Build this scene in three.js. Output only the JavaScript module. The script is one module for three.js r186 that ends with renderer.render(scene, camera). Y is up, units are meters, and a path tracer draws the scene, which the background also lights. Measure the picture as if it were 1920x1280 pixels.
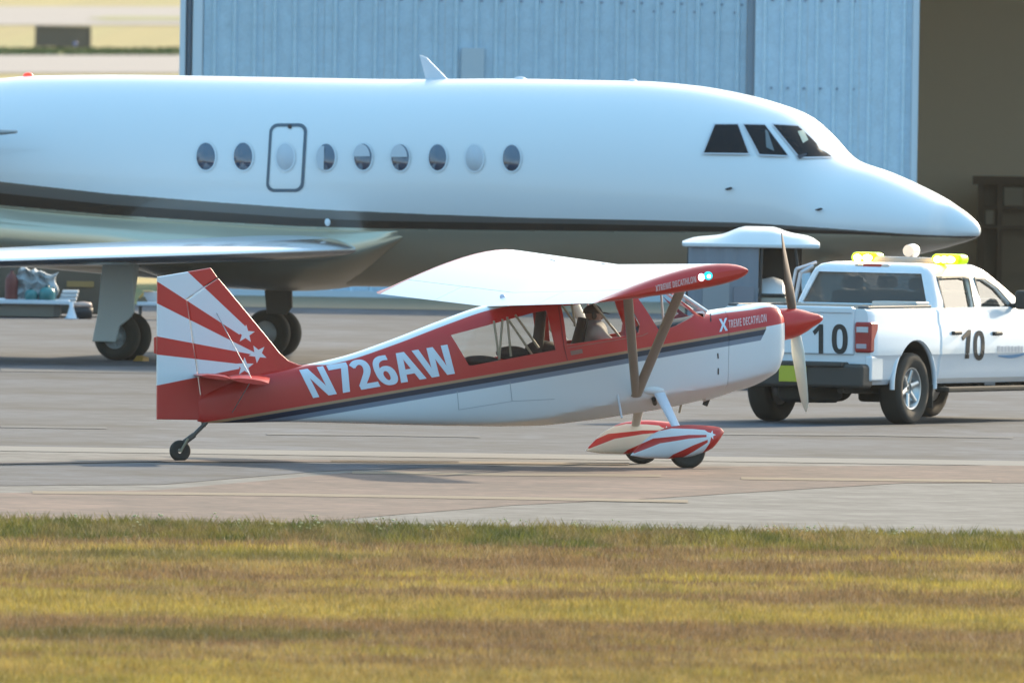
import * as THREE from 'three';
import { mergeGeometries, toCreasedNormals } from 'three/addons/utils/BufferGeometryUtils.js';
import { RoundedBoxGeometry } from 'three/addons/geometries/RoundedBoxGeometry.js';
import { MarchingCubes } from 'three/addons/objects/MarchingCubes.js';
import { FontLoader } from 'three/addons/loaders/FontLoader.js';
import { Brush, Evaluator, SUBTRACTION } from 'three-bvh-csg';

// ------------------------------------------------------------------ camera
const F = 47000, CH = 6, CD = 264, HOR = -198, ROLL = 0.0157;   // focal length in photo pixels, height, distance
const scene = new THREE.Scene();
const camera = new THREE.PerspectiveCamera(2 * Math.atan(640 / F) * 180 / Math.PI, 1.5, 1, 9000);
camera.position.set(0, CH, CD);
camera.rotation.order = 'YXZ';
camera.rotation.set(-Math.atan((640 - HOR) / F), 0, ROLL);
camera.focus = 264; camera.userData.fStop = 9;
camera.updateMatrixWorld(true);

// ------------------------------------------------------------------ sky, sun, exposure
const SUN = new THREE.Vector3(0.491, 0.375, -0.786).normalize();
{
  const W = 512, HH = 256, d = new Float32Array(W * HH * 4), v = new THREE.Vector3();
  for (let j = 0; j < HH; j++) for (let i = 0; i < W; i++) {
    const th = (j + .5) / HH * Math.PI - Math.PI / 2, ph = ((i + .5) / W - .5) * 2 * Math.PI;
    v.set(Math.cos(th) * Math.cos(ph), Math.sin(th), Math.cos(th) * Math.sin(ph));
    const e = Math.max(0, v.y), c = v.dot(SUN), k = Math.pow(1 - e, 3.2);
    const g = 1.3 * Math.pow(Math.max(0, .5 + .5 * c), 10) + 3 * Math.pow(Math.max(0, c), 16);
    const Z = [.22, .51, .82], Ho = [.57, .78, .89];
    const o = (j * W + i) * 4;
    for (let q = 0; q < 3; q++) d[o + q] = (Z[q] * (1 - k) + Ho[q] * k) * .95 + g * [1, .8, .55][q];
    d[o + 3] = 1;
  }
  const t = new THREE.DataTexture(d, W, HH, THREE.RGBAFormat, THREE.FloatType);
  t.mapping = THREE.EquirectangularReflectionMapping; t.magFilter = t.minFilter = THREE.LinearFilter; t.needsUpdate = true;
  scene.background = t; scene.environment = t;
}
const sun = new THREE.DirectionalLight(new THREE.Color().setRGB(1, .82, .58), 4.5);
sun.position.copy(SUN).multiplyScalar(300); sun.castShadow = true; sun.shadow.radius = 2.5;
Object.assign(sun.shadow.camera, { left: -90, right: 90, top: 60, bottom: -60, near: 10, far: 700 });
sun.shadow.mapSize.set(4096, 4096);
sun.target.position.set(0, 0, -30); sun.position.add(sun.target.position);
scene.add(sun, sun.target);
scene.fog = new THREE.FogExp2(new THREE.Color().setRGB(.85, .78, .68), .00005);
const renderer = new THREE.WebGLRenderer({ antialias: true });
renderer.toneMapping = THREE.LinearToneMapping; renderer.toneMappingExposure = 1.58;
renderer.shadowMap.enabled = true;

// ------------------------------------------------------------------ helpers
let seed = 7; const rnd = () => { seed = (seed * 1664525 + 1013904223) >>> 0; return seed / 4294967296; };
const V = (x, y, z) => new THREE.Vector3(x, y, z);
const lin = (r, g, b) => new THREE.Color().setRGB(r, g, b);
const M = (c, rough = .6, metal = 0, extra = {}) => new THREE.MeshStandardMaterial({ color: Array.isArray(c) ? lin(...c) : new THREE.Color(c), roughness: rough, metalness: metal, side: THREE.DoubleSide, ...extra });
const MP = (c, rough, metal, extra) => new THREE.MeshPhysicalMaterial({ color: Array.isArray(c) ? lin(...c) : new THREE.Color(c), roughness: rough, metalness: metal, side: THREE.DoubleSide, ...extra });
const used = {};
const numbered = n => { const k = used[n] = (used[n] ?? -1) + 1; return k ? n + '_' + String(k).padStart(3, '0') : n; };
function thing(name, label, category, pos = [0, 0, 0], turn = 0, group) {
  const o = new THREE.Group(); o.name = numbered(name); o.position.set(...pos); o.rotation.y = turn;
  o.userData = { label, category }; if (group) o.userData.group = group;
  scene.add(o); o.updateMatrixWorld(true); return o;
}
function part(name, g, m, parent, label) {
  if (Array.isArray(g)) g = merge(g);
  const o = new THREE.Mesh(g, m); o.name = name; o.castShadow = o.receiveShadow = true; parent.add(o);
  if (label) o.userData.label = label; return o;
}
function struct(name, g, m, label, category = name.replace(/_/g, ' ')) {
  const o = part(numbered(name), g, m, scene); o.userData = { label, category, kind: 'structure' }; return o;
}
function merge(list) {
  const l = list.map(g => { g = g.index ? g.toNonIndexed() : g.clone(); for (const k of Object.keys(g.attributes)) if (!['position', 'normal', 'uv'].includes(k)) g.deleteAttribute(k);
    if (!g.attributes.uv) g.setAttribute('uv', new THREE.BufferAttribute(new Float32Array(g.attributes.position.count * 2), 2)); g.clearGroups(); return g; });
  return mergeGeometries(l);
}
function ray(px, py) { return V((px - 960) / F, -(py - 640) / F, -1).applyEuler(camera.rotation); }
function ground(px, py, y = 0) { const d = ray(px, py), t = (y - CH) / d.y; return V(d.x * t, y, CD + d.z * t); }
function local(o, z, px, py) {           // where the sight line of a photo pixel meets the plane z of an object's own frame
  const inv = o.matrixWorld.clone().invert(), a = V(0, CH, CD).applyMatrix4(inv), b = ray(px, py).transformDirection(inv);
  const t = (z - a.z) / b.z; return [a.x + b.x * t, a.y + b.y * t];
}
const lerp = (a, b, t) => a + (b - a) * t;
function curve(pts) {                    // piecewise smooth function through points
  pts = pts.slice().sort((a, b) => a[0] - b[0]);
  const n = pts.length, m = [];
  const s = i => (pts[i + 1][1] - pts[i][1]) / (pts[i + 1][0] - pts[i][0]);
  for (let i = 0; i < n; i++) { if (i === 0) m.push(s(0)); else if (i === n - 1) m.push(s(n - 2)); else { const a = s(i - 1), b = s(i); m.push(a * b <= 0 ? 0 : 2 * a * b / (a + b)); } }
  return x => {
    if (x <= pts[0][0]) return pts[0][1]; if (x >= pts[n - 1][0]) return pts[n - 1][1];
    let i = 0; while (x > pts[i + 1][0]) i++;
    const h = pts[i + 1][0] - pts[i][0], t = (x - pts[i][0]) / h, t2 = t * t, t3 = t2 * t;
    return (2 * t3 - 3 * t2 + 1) * pts[i][1] + (t3 - 2 * t2 + t) * h * m[i] + (-2 * t3 + 3 * t2) * pts[i + 1][1] + (t3 - t2) * h * m[i + 1];
  };
}
// closed hull lofted along x; rings of [y, z]; uv by side view in metres mapped to box
function loft(xs, ring, box, crease = .7) {
  const pos = [], uv = [], idx = []; let n = 0;
  xs.forEach((x, i) => { const r = ring(x); n = r.length; for (const [y, z, xo] of r) { const X = xo === undefined ? x : xo; pos.push(X, y, z); uv.push((X - box[0]) / (box[2] - box[0]), (y - box[1]) / (box[3] - box[1])); } });
  for (let i = 0; i < xs.length - 1; i++) for (let j = 0; j < n; j++) { const a = i * n + j, b = i * n + (j + 1) % n, c = a + n, d = b + n; idx.push(a, b, c, b, d, c); }
  for (const [i, f] of [[0, 1], [xs.length - 1, 0]]) {
    let y = 0, z = 0, x = 0; for (let j = 0; j < n; j++) { const k = (i * n + j) * 3; x += pos[k]; y += pos[k + 1]; z += pos[k + 2]; }
    const c = pos.length / 3; x /= n; y /= n; z /= n; pos.push(x, y, z); uv.push((x - box[0]) / (box[2] - box[0]), (y - box[1]) / (box[3] - box[1]));
    for (let j = 0; j < n; j++) { const a = i * n + j, b = i * n + (j + 1) % n; f ? idx.push(c, b, a) : idx.push(c, a, b); }
  }
  const g = new THREE.BufferGeometry();
  g.setAttribute('position', new THREE.Float32BufferAttribute(pos, 3)); g.setAttribute('uv', new THREE.Float32BufferAttribute(uv, 2)); g.setIndex(idx);
  // make faces point outwards
  let vol = 0; const p = g.attributes.position, A = V(), B = V(), C = V();
  for (let i = 0; i < idx.length; i += 3) { A.fromBufferAttribute(p, idx[i]); B.fromBufferAttribute(p, idx[i + 1]); C.fromBufferAttribute(p, idx[i + 2]); vol += A.dot(B.cross(C)); }
  if (vol < 0) { for (let i = 0; i < idx.length; i += 3) { const t = idx[i]; idx[i] = idx[i + 1]; idx[i + 1] = t; } g.setIndex(idx); }
  return toCreasedNormals(g, crease);
}
const sg = v => v < 0 ? -1 : 1;
function superRing(yt, yb, w, nU, nL, mid = .5, N = 40) {
  const yc = lerp(yb, yt, mid), out = [];
  for (let i = 0; i < N; i++) { const a = i / N * 2 * Math.PI, c = Math.cos(a), s = Math.sin(a), n = s > 0 ? nU : nL; out.push([yc + (s > 0 ? yt - yc : yc - yb) * sg(s) * Math.pow(Math.abs(s), 2 / n), w * sg(c) * Math.pow(Math.abs(c), 2 / n)]); }
  return out;
}
function superZ(y, yt, yb, w, nU, nL, mid = .5) {
  const yc = lerp(yb, yt, mid), n = y > yc ? nU : nL, q = Math.min(.999, Math.abs(y - yc) / (y > yc ? yt - yc : yc - yb));
  return w * Math.pow(1 - Math.pow(q, n), 1 / n);
}
// lay a flat outline, given in photo pixels, onto the camera-side skin of an object
function onSkin(o, zOf, px, py) { let z = .5, p; for (let i = 0; i < 14; i++) { p = local(o, z, px, py); z = lerp(z, zOf(p[0], p[1]), .8); } return [p[0], p[1], z]; }
function subdivide(g, most) {             // split long edges of a flat outline so that it can follow a curved skin
  g = g.index ? g.toNonIndexed() : g; const p = g.attributes.position, st = [], out = [];
  for (let i = 0; i < p.count; i += 3) st.push([0, 1, 2].map(k => [p.getX(i + k), p.getY(i + k)]));
  while (st.length) { const t = st.pop(); let b = 0, L = 0; for (let k = 0; k < 3; k++) { const d = Math.hypot(t[k][0] - t[(k + 1) % 3][0], t[k][1] - t[(k + 1) % 3][1]); if (d > L) { L = d; b = k; } } if (L <= most) { out.push(...t); continue; } const a = t[b], c = t[(b + 1) % 3], d = t[(b + 2) % 3], m = [(a[0] + c[0]) / 2, (a[1] + c[1]) / 2]; st.push([a, m, d], [m, c, d]); }
  const h = new THREE.BufferGeometry(); h.setAttribute('position', new THREE.Float32BufferAttribute(out.flatMap(q => [q[0], q[1], 0]), 3)); return h;
}
function conform(g, o, zOf, off, bulge) {
  g = bulge ? (g.index ? g.toNonIndexed() : g) : subdivide(g, 9); const p = g.attributes.position;
  for (let i = 0; i < p.count; i++) { const q = onSkin(o, zOf, p.getX(i), p.getY(i)); p.setXYZ(i, q[0], q[1], q[2] + off + (bulge ? bulge[i] : 0)); }
  g.computeVertexNormals(); return g;
}
function grid(quad, nx, ny) {            // quad: four pixel corners, in order
  const pos = [], idx = [];
  for (let j = 0; j <= ny; j++) for (let i = 0; i <= nx; i++) { const s = i / nx, t = j / ny; pos.push(lerp(lerp(quad[0][0], quad[1][0], s), lerp(quad[3][0], quad[2][0], s), t), lerp(lerp(quad[0][1], quad[1][1], s), lerp(quad[3][1], quad[2][1], s), t), 0); }
  for (let j = 0; j < ny; j++) for (let i = 0; i < nx; i++) { const a = j * (nx + 1) + i; idx.push(a, a + 1, a + nx + 1, a + 1, a + nx + 2, a + nx + 1); }
  const g = new THREE.BufferGeometry(); g.setAttribute('position', new THREE.Float32BufferAttribute(pos, 3)); g.setIndex(idx); return g;
}
function smoothN(g) { return toCreasedNormals(g, 1.2); }
function shapeOf(pts) { return new THREE.Shape(pts.map(p => new THREE.Vector2(p[0], p[1]))); }
function prism(pts, z0, z1, bevel = 0) { // outline in local x,y between two z planes
  const g = new THREE.ExtrudeGeometry(shapeOf(pts), { depth: z1 - z0 - 2 * bevel, bevelEnabled: bevel > 0, bevelSize: bevel, bevelThickness: bevel, bevelSegments: 2, bevelOffset: -bevel, curveSegments: 8 });
  g.translate(0, 0, z0 + bevel); return g;
}
function box(x0, x1, y0, y1, z0, z1, r = 0) { const g = r ? new RoundedBoxGeometry(x1 - x0, y1 - y0, z1 - z0, 2, r) : new THREE.BoxGeometry(x1 - x0, y1 - y0, z1 - z0); g.translate((x0 + x1) / 2, (y0 + y1) / 2, (z0 + z1) / 2); return g; }
function rod(a, b, r, r2 = r, seg = 10) {
  a = Array.isArray(a) ? V(...a) : a; b = Array.isArray(b) ? V(...b) : b; const d = b.clone().sub(a), g = new THREE.CylinderGeometry(r2, r, d.length(), seg);
  g.applyQuaternion(new THREE.Quaternion().setFromUnitVectors(V(0, 1, 0), d.clone().normalize())); g.translate((a.x + b.x) / 2, (a.y + b.y) / 2, (a.z + b.z) / 2); return g;
}
function blade(a, b, w, t, axis = V(1, 0, 0), w2 = w, t2 = t) { // flattened strut from a to b; wide along axis
  a = V(...a); b = V(...b); const d = b.clone().sub(a), L = d.length(), y = d.clone().normalize(), x = axis.clone().addScaledVector(y, -axis.dot(y)).normalize(), z = x.clone().cross(y);
  const g = new THREE.CylinderGeometry(1, 1, L, 16, 1), p = g.attributes.position;
  for (let i = 0; i < p.count; i++) { const k = p.getY(i) / L + .5, X = p.getX(i) * lerp(w, w2, k), Z = p.getZ(i) * lerp(t, t2, k), Y = p.getY(i); const q = a.clone().add(b).multiplyScalar(.5).addScaledVector(x, X).addScaledVector(y, Y).addScaledVector(z, Z); p.setXYZ(i, q.x, q.y, q.z); }
  return toCreasedNormals(g, .9);
}
function lathe(pts, seg = 32) { return new THREE.LatheGeometry(pts.map(p => new THREE.Vector2(p[0], p[1])), seg); }
function sphere(x, y, z, r, sx = 1, sy = 1, sz = 1) { const g = new THREE.SphereGeometry(r, 20, 14); g.scale(sx, sy, sz); g.translate(x, y, z); return g; }
const ev = new Evaluator(); ev.useGroups = false; ev.attributes = ['position', 'normal', 'uv'];
function cut(g, ...tools) {
  let a = new Brush(prep(g)); a.updateMatrixWorld();
  for (const t of tools) { const b = new Brush(prep(t)); b.updateMatrixWorld(); a = ev.evaluate(a, b, SUBTRACTION); a.updateMatrixWorld(); }
  return a.geometry;
}
function prep(g) { if (!g.attributes.uv) g.setAttribute('uv', new THREE.BufferAttribute(new Float32Array(g.attributes.position.count * 2), 2)); return g; }
// periodic value noise
function vnoise(P, s) { const n = new Float32Array(P * P); let k = s >>> 0; for (let i = 0; i < P * P; i++) { k = (k * 1664525 + 1013904223) >>> 0; n[i] = k / 4294967296; }
  return (x, y) => { x *= P; y *= P; const xi = Math.floor(x), yi = Math.floor(y), f = x - xi, g = y - yi, u = f * f * (3 - 2 * f), w = g * g * (3 - 2 * g), at = (a, b) => n[((b % P + P) % P) * P + ((a % P + P) % P)]; return lerp(lerp(at(xi, yi), at(xi + 1, yi), u), lerp(at(xi, yi + 1), at(xi + 1, yi + 1), u), w); }; }
function fbm(base, s, oct = 4) { const l = []; for (let i = 0; i < oct; i++) l.push(vnoise(base << i, s + i * 77)); return (x, y) => { let a = 0, w = 1, t = 0; for (const f of l) { a += f(x, y) * w; t += w; w *= .6; } return a / t; }; }
function noiseTex(S, fn, srgb = true) {
  const d = new Uint8Array(S * S * 4);
  for (let j = 0; j < S; j++) for (let i = 0; i < S; i++) { const c = fn(i / S, j / S), o = (j * S + i) * 4; for (let q = 0; q < 3; q++) d[o + q] = Math.max(0, Math.min(255, c[q])); d[o + 3] = 255; }
  const t = new THREE.DataTexture(d, S, S); t.wrapS = t.wrapT = THREE.RepeatWrapping; t.magFilter = THREE.LinearFilter; t.minFilter = THREE.LinearMipmapLinearFilter; t.generateMipmaps = true; if (srgb) t.colorSpace = THREE.SRGBColorSpace; t.needsUpdate = true; return t;
}
function paint(W, H, b, draw) {          // canvas in the object's own side-view metres; b = [x0, y0, x1, y1]
  const c = document.createElement('canvas'); c.width = W; c.height = H; const x = c.getContext('2d');
  const P = p => [(p[0] - b[0]) / (b[2] - b[0]) * W, H - (p[1] - b[1]) / (b[3] - b[1]) * H];
  const poly = (pts, col) => { x.fillStyle = col; x.beginPath(); pts.forEach((p, i) => { const q = P(p); i ? x.lineTo(q[0], q[1]) : x.moveTo(q[0], q[1]); }); x.closePath(); x.fill(); };
  draw(x, poly, P); const t = new THREE.CanvasTexture(c); t.colorSpace = THREE.SRGBColorSpace; t.magFilter = THREE.LinearFilter; return t;
}
const sansB = await new FontLoader().loadAsync('fonts/droid/droid_sans_bold.typeface.json');
const sansR = await new FontLoader().loadAsync('fonts/droid/droid_sans_regular.typeface.json');
function textPx(font, str, o, ax, ay, size = 1) { // lettering spread over photo axes: origin, whole width, cap height
  const g = new THREE.ShapeGeometry(font.generateShapes(str, 10), 5); g.computeBoundingBox(); const b = g.boundingBox, p = g.attributes.position;
  for (let i = 0; i < p.count; i++) { const s = (p.getX(i) - b.min.x) / (b.max.x - b.min.x), t = (p.getY(i) - b.min.y) / (b.max.y - b.min.y); p.setXYZ(i, o[0] + ax[0] * s + ay[0] * t, o[1] + ax[1] * s + ay[1] * t, 0); }
  return g;
}
function groundPoly(pts, y, uvs = 4) {   // sheet on the ground, corners as seen
  const s = shapeOf(pts.map(p => { const q = ground(p[0], p[1], y); return [q.x, -q.z]; })), g = new THREE.ShapeGeometry(s); g.rotateX(-Math.PI / 2); g.translate(0, y, 0);
  const p = g.attributes.position, u = g.attributes.uv; for (let i = 0; i < p.count; i++) u.setXY(i, p.getX(i) / uvs, p.getZ(i) / uvs);
  g.computeVertexNormals(); return g;
}
// ------------------------------------------------------------------ ground, pavements, far field
const nA = fbm(8, 11, 5), nB = fbm(40, 5, 3), nC = fbm(4, 23, 4);
const asphaltTex = noiseTex(512, (x, y) => { const a = nA(x, y), b = nB(x, y), s = Math.random ? 0 : 0; const v = 59 + (a - .5) * 54 + (b - .5) * 44 - (nC(y, x) > .6 ? (nC(y, x) - .6) * 120 : 0); return [v * .93, v, v * 1.12]; });
const brownTex = noiseTex(512, (x, y) => { const v = 77 + (nC(x, y) - .5) * 50 + (nB(x, y) - .5) * 50; return [v * 1.16, v * .91, v * .80]; });
const paleTex = noiseTex(512, (x, y) => { const v = 88 + (nA(y, x) - .5) * 50 + (nB(y, x) - .5) * 44; return [v * 1.03, v, v * .96]; });
const fieldTex = noiseTex(512, (x, y) => { const a = nC(x, y), b = nB(x, y), g = nA(x, y); const v = 132 + (b - .5) * 60 + (a - .5) * 30; return [v * 1.12 - (g > .55 ? (g - .55) * 90 : 0), v * .97, v * .5]; });
const T = (t) => M('#ffffff', .92, 0, { map: t });
{ // terrain to the horizon
  const g = new THREE.PlaneGeometry(9000, 9000, 2, 2); g.rotateX(-Math.PI / 2); g.translate(0, -.05, -2500);
  const u = g.attributes.uv, p = g.attributes.position; for (let i = 0; i < p.count; i++) u.setXY(i, p.getX(i) / 14, p.getZ(i) / 14);
  struct('ground', g, T(fieldTex), 'dry tan and olive airfield grass stretching to the horizon');
}
const L = -2600, R = 4500;
const sl = 31 / 1920;                                 // grass edge runs on past the frame at the same slope
const EDGE = (px) => 972 + px * sl;
{ // apron, from the grass edge to the hangar foot
  struct('apron', groundPoly([[L, EDGE(L) + 60], [R, EDGE(R) + 60], [R, 581 + (R - 960) * ROLL], [L, 581 + (L - 960) * ROLL]], 0, 9), T(asphaltTex), 'grey asphalt apron under the parked jet and the truck', 'apron');
  // taxiway crossing in front: pale concrete with a brown asphalt lane worn across it
  struct('taxiway', groundPoly([[L, 838 + (L - 0) * .012], [0, 838], [900, 851], [1920, 868], [R, 900], [R, EDGE(R) + 50], [L, EDGE(L) + 50]], .004, 7), T(paleTex), 'pale concrete taxiway between the apron and the near grass', 'taxiway');
  struct('pavement', groundPoly([[-900, 1000], [-900, 920], [0, 924], [300, 918], [480, 902], [660, 885], [860, 874], [1330, 874], [1920, 872], [R, 905], [R, 925], [1920, 905], [1700, 905], [1480, 918], [1240, 933], [960, 947], [700, 968], [400, 995], [0, 1010]], .008, 6), T(brownTex), 'brownish worn asphalt lane curving across the pale taxiway', 'pavement');
  struct('pavement', groundPoly([[L, 868 + L * .012], [0, 872], [300, 868], [760, 866], [960, 872], [600, 883], [300, 908], [0, 910], [L, 900 + L * .01]], .008, 6), T(asphaltTex), 'grey-blue pavement patch behind the brown lane at the left', 'pavement');
}
const lineM = M([.165, .12, .075], .9), whiteM = M([.155, .145, .13], .9), stainM = M([.085, .058, .048], .9);
const strip = (pts, w, y) => groundPoly([...pts, ...pts.slice().reverse().map(p => [p[0], p[1] + w])], y);
struct('taxiway_line', strip([[60, 920], [500, 924], [960, 931], [1290, 937]], 5, .012), lineM, 'faded yellow line along the brown lane nearest the grass', 'painted line');
struct('taxiway_line', strip([[660, 883], [960, 887], [1240, 889]], 4.5, .012), lineM, 'faded yellow line just behind the wheels of the light aircraft', 'painted line');
struct('taxiway_line', strip([[1390, 894], [1640, 897], [1860, 899]], 4.5, .012), lineM, 'short pale line right of the light aircraft wheels', 'painted line');
struct('taxiway_line', strip([[L, 836 + L * .012], [0, 836], [960, 850], [1920, 864], [R, 896]], 9, .009), whiteM, 'long pale edge line where apron meets taxiway', 'painted line');
struct('taxiway_line', strip([[620, 862], [1000, 866], [1180, 867]], 4, .013), lineM, 'faded yellow line between the tail wheel and main wheels', 'painted line');
struct('stain', strip([[L, 866 + L * .012], [0, 866], [300, 861], [640, 862], [860, 864]], 4, .013), stainM, 'dark red-brown stain line beside the tail wheel', 'stain');
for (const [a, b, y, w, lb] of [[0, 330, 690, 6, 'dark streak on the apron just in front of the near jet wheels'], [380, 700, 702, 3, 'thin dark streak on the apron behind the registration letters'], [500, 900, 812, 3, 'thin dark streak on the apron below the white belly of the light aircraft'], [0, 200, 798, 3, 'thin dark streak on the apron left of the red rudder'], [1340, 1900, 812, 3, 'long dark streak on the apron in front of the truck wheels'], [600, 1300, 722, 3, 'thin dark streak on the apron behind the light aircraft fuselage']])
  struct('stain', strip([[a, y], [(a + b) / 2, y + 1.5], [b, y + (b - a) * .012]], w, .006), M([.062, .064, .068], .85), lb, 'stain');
{ // strip of dry grass at the hangar foot
  struct('verge', groundPoly([[340, 559 - 620 * ROLL + 2], [1730, 559 + 770 * ROLL], [1730, 583 + 770 * ROLL], [340, 583 - 620 * ROLL]], .006, 3), M([.27, .185, .105], .95), 'strip of dry grass at the foot of the hangar wall', 'grass');
}
{ // far runways and taxiways beyond the hangar, top left
  const far = M([.30, .25, .22], .95);
  struct('runway', groundPoly([[-900, 10], [1500, 14], [1500, 47], [-900, 46]], -.02), far, 'far pale runway at the top left of the photo', 'runway');
  struct('runway', groundPoly([[-900, 103], [1500, 103], [1500, 137], [-900, 136]], -.02), far, 'nearer pale taxiway strip beyond the jet tail', 'runway');
  struct('grass_island', groundPoly([[162, 34], [200, 30], [1500, 31], [1500, 39], [200, 38]], .0), M([.24, .22, .08], .95), 'thin green grass island on the far runway', 'grass');
  // hummocky green fringe along the nearer taxiway
  const pos = [];
  for (let i = 0; i < 2600; i++) { const q = ground(-60 + rnd() * 420, 92 + rnd() * 10), h = .03 + rnd() * .09, w = .25 + rnd() * .35, a = rnd() * 6.28; pos.push(q.x - w * Math.cos(a), -.05, q.z - w * Math.sin(a), q.x + w * Math.cos(a), -.05, q.z + w * Math.sin(a), q.x + (rnd() - .5) * .2, h, q.z); }
  const g = new THREE.BufferGeometry(); g.setAttribute('position', new THREE.Float32BufferAttribute(pos, 3)); g.computeVertexNormals();
  const o = part('grass', g, M([.13, .15, .035], .9), scene); o.userData = { label: 'green grass fringe along the far taxiway edge at top left', category: 'grass', kind: 'stuff' }; numbered('grass');
}
{ // airfield sign seen from behind, far off
  const p = ground(117, 94), s = 282000 / (94 + 13 + 198) / F;      // metres per photo pixel there
  const o = thing('airfield_sign', 'dark brown back of a wide airfield sign in the far grass', 'sign', [p.x, 0, p.z]);
  const w = 50 * s, h = 42 * s;
  part('sign_panel', box(-w, w, .12, h, -.12, .12, .03), M([.15, .10, .06], .7), o);
  part('frame', [box(-w - .04, w + .04, h, h + .06, -.15, .15), box(-w - .05, -w, .05, h, -.15, .15), box(w, w + .05, .05, h, -.15, .15)], M([.15, .11, .07], .6), o);
  for (const x of [-.7, 0, .7]) part('leg', rod([x * w, 0, 0], [x * w, .2, 0], .05), M([.05, .05, .05], .6), o);
  const q = ground(140, 97), l = thing('taxiway_light', 'tiny blue taxiway edge light in front of the far brown sign', 'light', [q.x, 0, q.z]);
  part('post', rod([0, 0, 0], [0, .22, 0], .03), M([.4, .3, .15], .6), l);
  part('lens', lathe([[0, .36], [.05, .34], [.06, .28], [.06, .22], [0, .22]], 16), M([.10, .16, .45], .3), l);
}

// ------------------------------------------------------------------ hangar
{
  const Zw = CD - 371, k = 371 / F, c = ground(333, 568);
  const X = px => ray(px, 300).x * 371;                             // along the wall
  const x0 = X(333), x1 = X(1405), x2 = X(1720), xr = x2 + 16, top = 6.6, base = .0;
  const o = thing('hangar', 'pale blue corrugated metal hangar behind the jet', 'hangar', [0, 0, Zw]);
  const wallTex = noiseTex(256, (x, y) => { const v = 226 + (nA(x, y) - .5) * 22 + (nB(x, y) - .5) * 18; return [v * .91, v * 1.0, v * 1.06]; });
  const wm = M([.86, .88, .89], .55, 0, { map: wallTex }), wm2 = M([1, 1, 1], .45, 0, { map: wallTex });
  // each ribbed sheet of the cladding is a panel
  function sheet(xa, xb, n, z, ya, yb, rib = .06) {
    const prof = [], pitch = (xb - xa) / n;
    for (let i = 0; i < n; i++) { const a = xa + i * pitch; prof.push([a, z], [a + pitch * .40, z], [a + pitch * .47, z + rib], [a + pitch * .62, z + rib], [a + pitch * .69, z]); } prof.push([xb, z]);
    const pts = [...prof.map(p => new THREE.Vector2(p[0], -p[1])), new THREE.Vector2(xb, -z + .04), new THREE.Vector2(xa, -z + .04)];
    const g = new THREE.ExtrudeGeometry(new THREE.Shape(pts), { depth: yb - ya, bevelEnabled: false }); g.rotateX(-Math.PI / 2); g.translate(0, ya, 0); return g;
  }
  const xs0 = x0 + .35, nS = 9, sw = (x1 - .06 - xs0) / nS;
  for (let i = 0; i < nS; i++) {
    part('panel', sheet(xs0 + i * sw, xs0 + (i + 1) * sw - .004, 3, (i % 2) * .003, base, 4.02), wm, o);
    part('panel', sheet(xs0 + i * sw, xs0 + (i + 1) * sw - .004, 3, .006 + (i % 2) * .003, 4.0, top), wm, o);
  }
  for (let i = 0; i < 3; i++) { const w = (x2 - .10 - x1 - .06) / 3; part('panel', sheet(x1 + .06 + i * w, x1 + .06 + (i + 1) * w - .004, 2 + (i < 2 ? 1 : 1), .16 + (i % 2) * .003, .06, top - .3, .07), wm2, o, 'brighter ribbed panel of the sliding door'); }
  part('corner_trim', [box(x0, x0 + .085, 0, top, -.12, .09, .01), box(x0 + .19, x0 + .34, 0, top, -.1, .055, .01)], M([.66, .74, .82], .5), o);
  part('downpipe', rod([x0 + .135, 0, .02], [x0 + .135, top, .02], .045), M([.10, .13, .17], .5), o);
  part('door_channel', box(x1 - .058, x1 + .058, 0, top - .2, -.06, .06), M([.28, .34, .41], .6), o); part('door_edge', [box(x2 - .10, x2, .05, top - .3, -.02, .24, .01)], M([.66, .74, .82], .5), o);
  part('vent_panel', box(X(862), X(905), 3.05, 3.72, .03, .066, .006), M([.50, .58, .64], .6), o, 'small square patch plate on the blue wall');
  part('base_sill', box(x0, x1 - .06, 0, .1, .04, .10), M([.55, .62, .68], .7), o);
  // rows of screw washers along the girts
  const scr = []; for (const [xa, xb, n, y, z] of [[xs0, x1 - .1, 27, 4.42, .012], [x1 + .1, x2 - .2, 9, 4.5, .175], [x1 + .1, x2 - .2, 9, 3.2, .175], [x1 - 2, x1 - .2, 6, 4.3, .012]]) for (let i = 0; i < n; i++) scr.push(box(xa + (i + .86) * (xb - xa) / n - .02, xa + (i + .86) * (xb - xa) / n + .02, y - .015, y + .015, z, z + .012));
  { const s = part('screw', merge(scr), M([.25, .32, .42], .5), o); s.userData.kind = 'stuff'; }
  // shell: side wall, roof, gable, dim room behind the open doorway
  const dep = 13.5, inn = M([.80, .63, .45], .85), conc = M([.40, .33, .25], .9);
  part('side_wall', box(x0, x0 + .1, 0, top, -dep, -.12), wm, o);
  part('back_wall', box(x0, xr, 0, top, -dep - .2, -dep), inn, o);
  part('end_wall', box(xr, xr + .2, 0, top, -dep, .05), inn, o);
  part('roof', prism([[x0 - .4, top], [xr + .6, top], [xr + .6, top + .25], [x0 - .4, top + .25]], -dep - .6, .7), M([.5, .52, .55], .6), o);
  part('inner_wall', box(x1 - .5, x1 - .4, 0, top - .05, -dep, -.13), inn, o);
  part('floor', box(x1 - .4, xr, -.02, .012, -dep, .05), conc, o);
  part('purlin', [5.4, 6.8].map(y => box(x1, xr - .1, y, y + .2, -dep + .02, -dep + .2)), inn, o);
  // dark shelving and gear deep inside the doorway
  const k2 = (371 + 12) / F, XI = px => ray(px, 300).x * (371 + 12), YI = py => CH + ray(1850, py).y * (371 + 12);
  const sh = thing('storage_rack', 'dim brown rack inside the hangar doorway right of the jet nose', 'rack', [XI(1880), 0, Zw - 12]);
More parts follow.
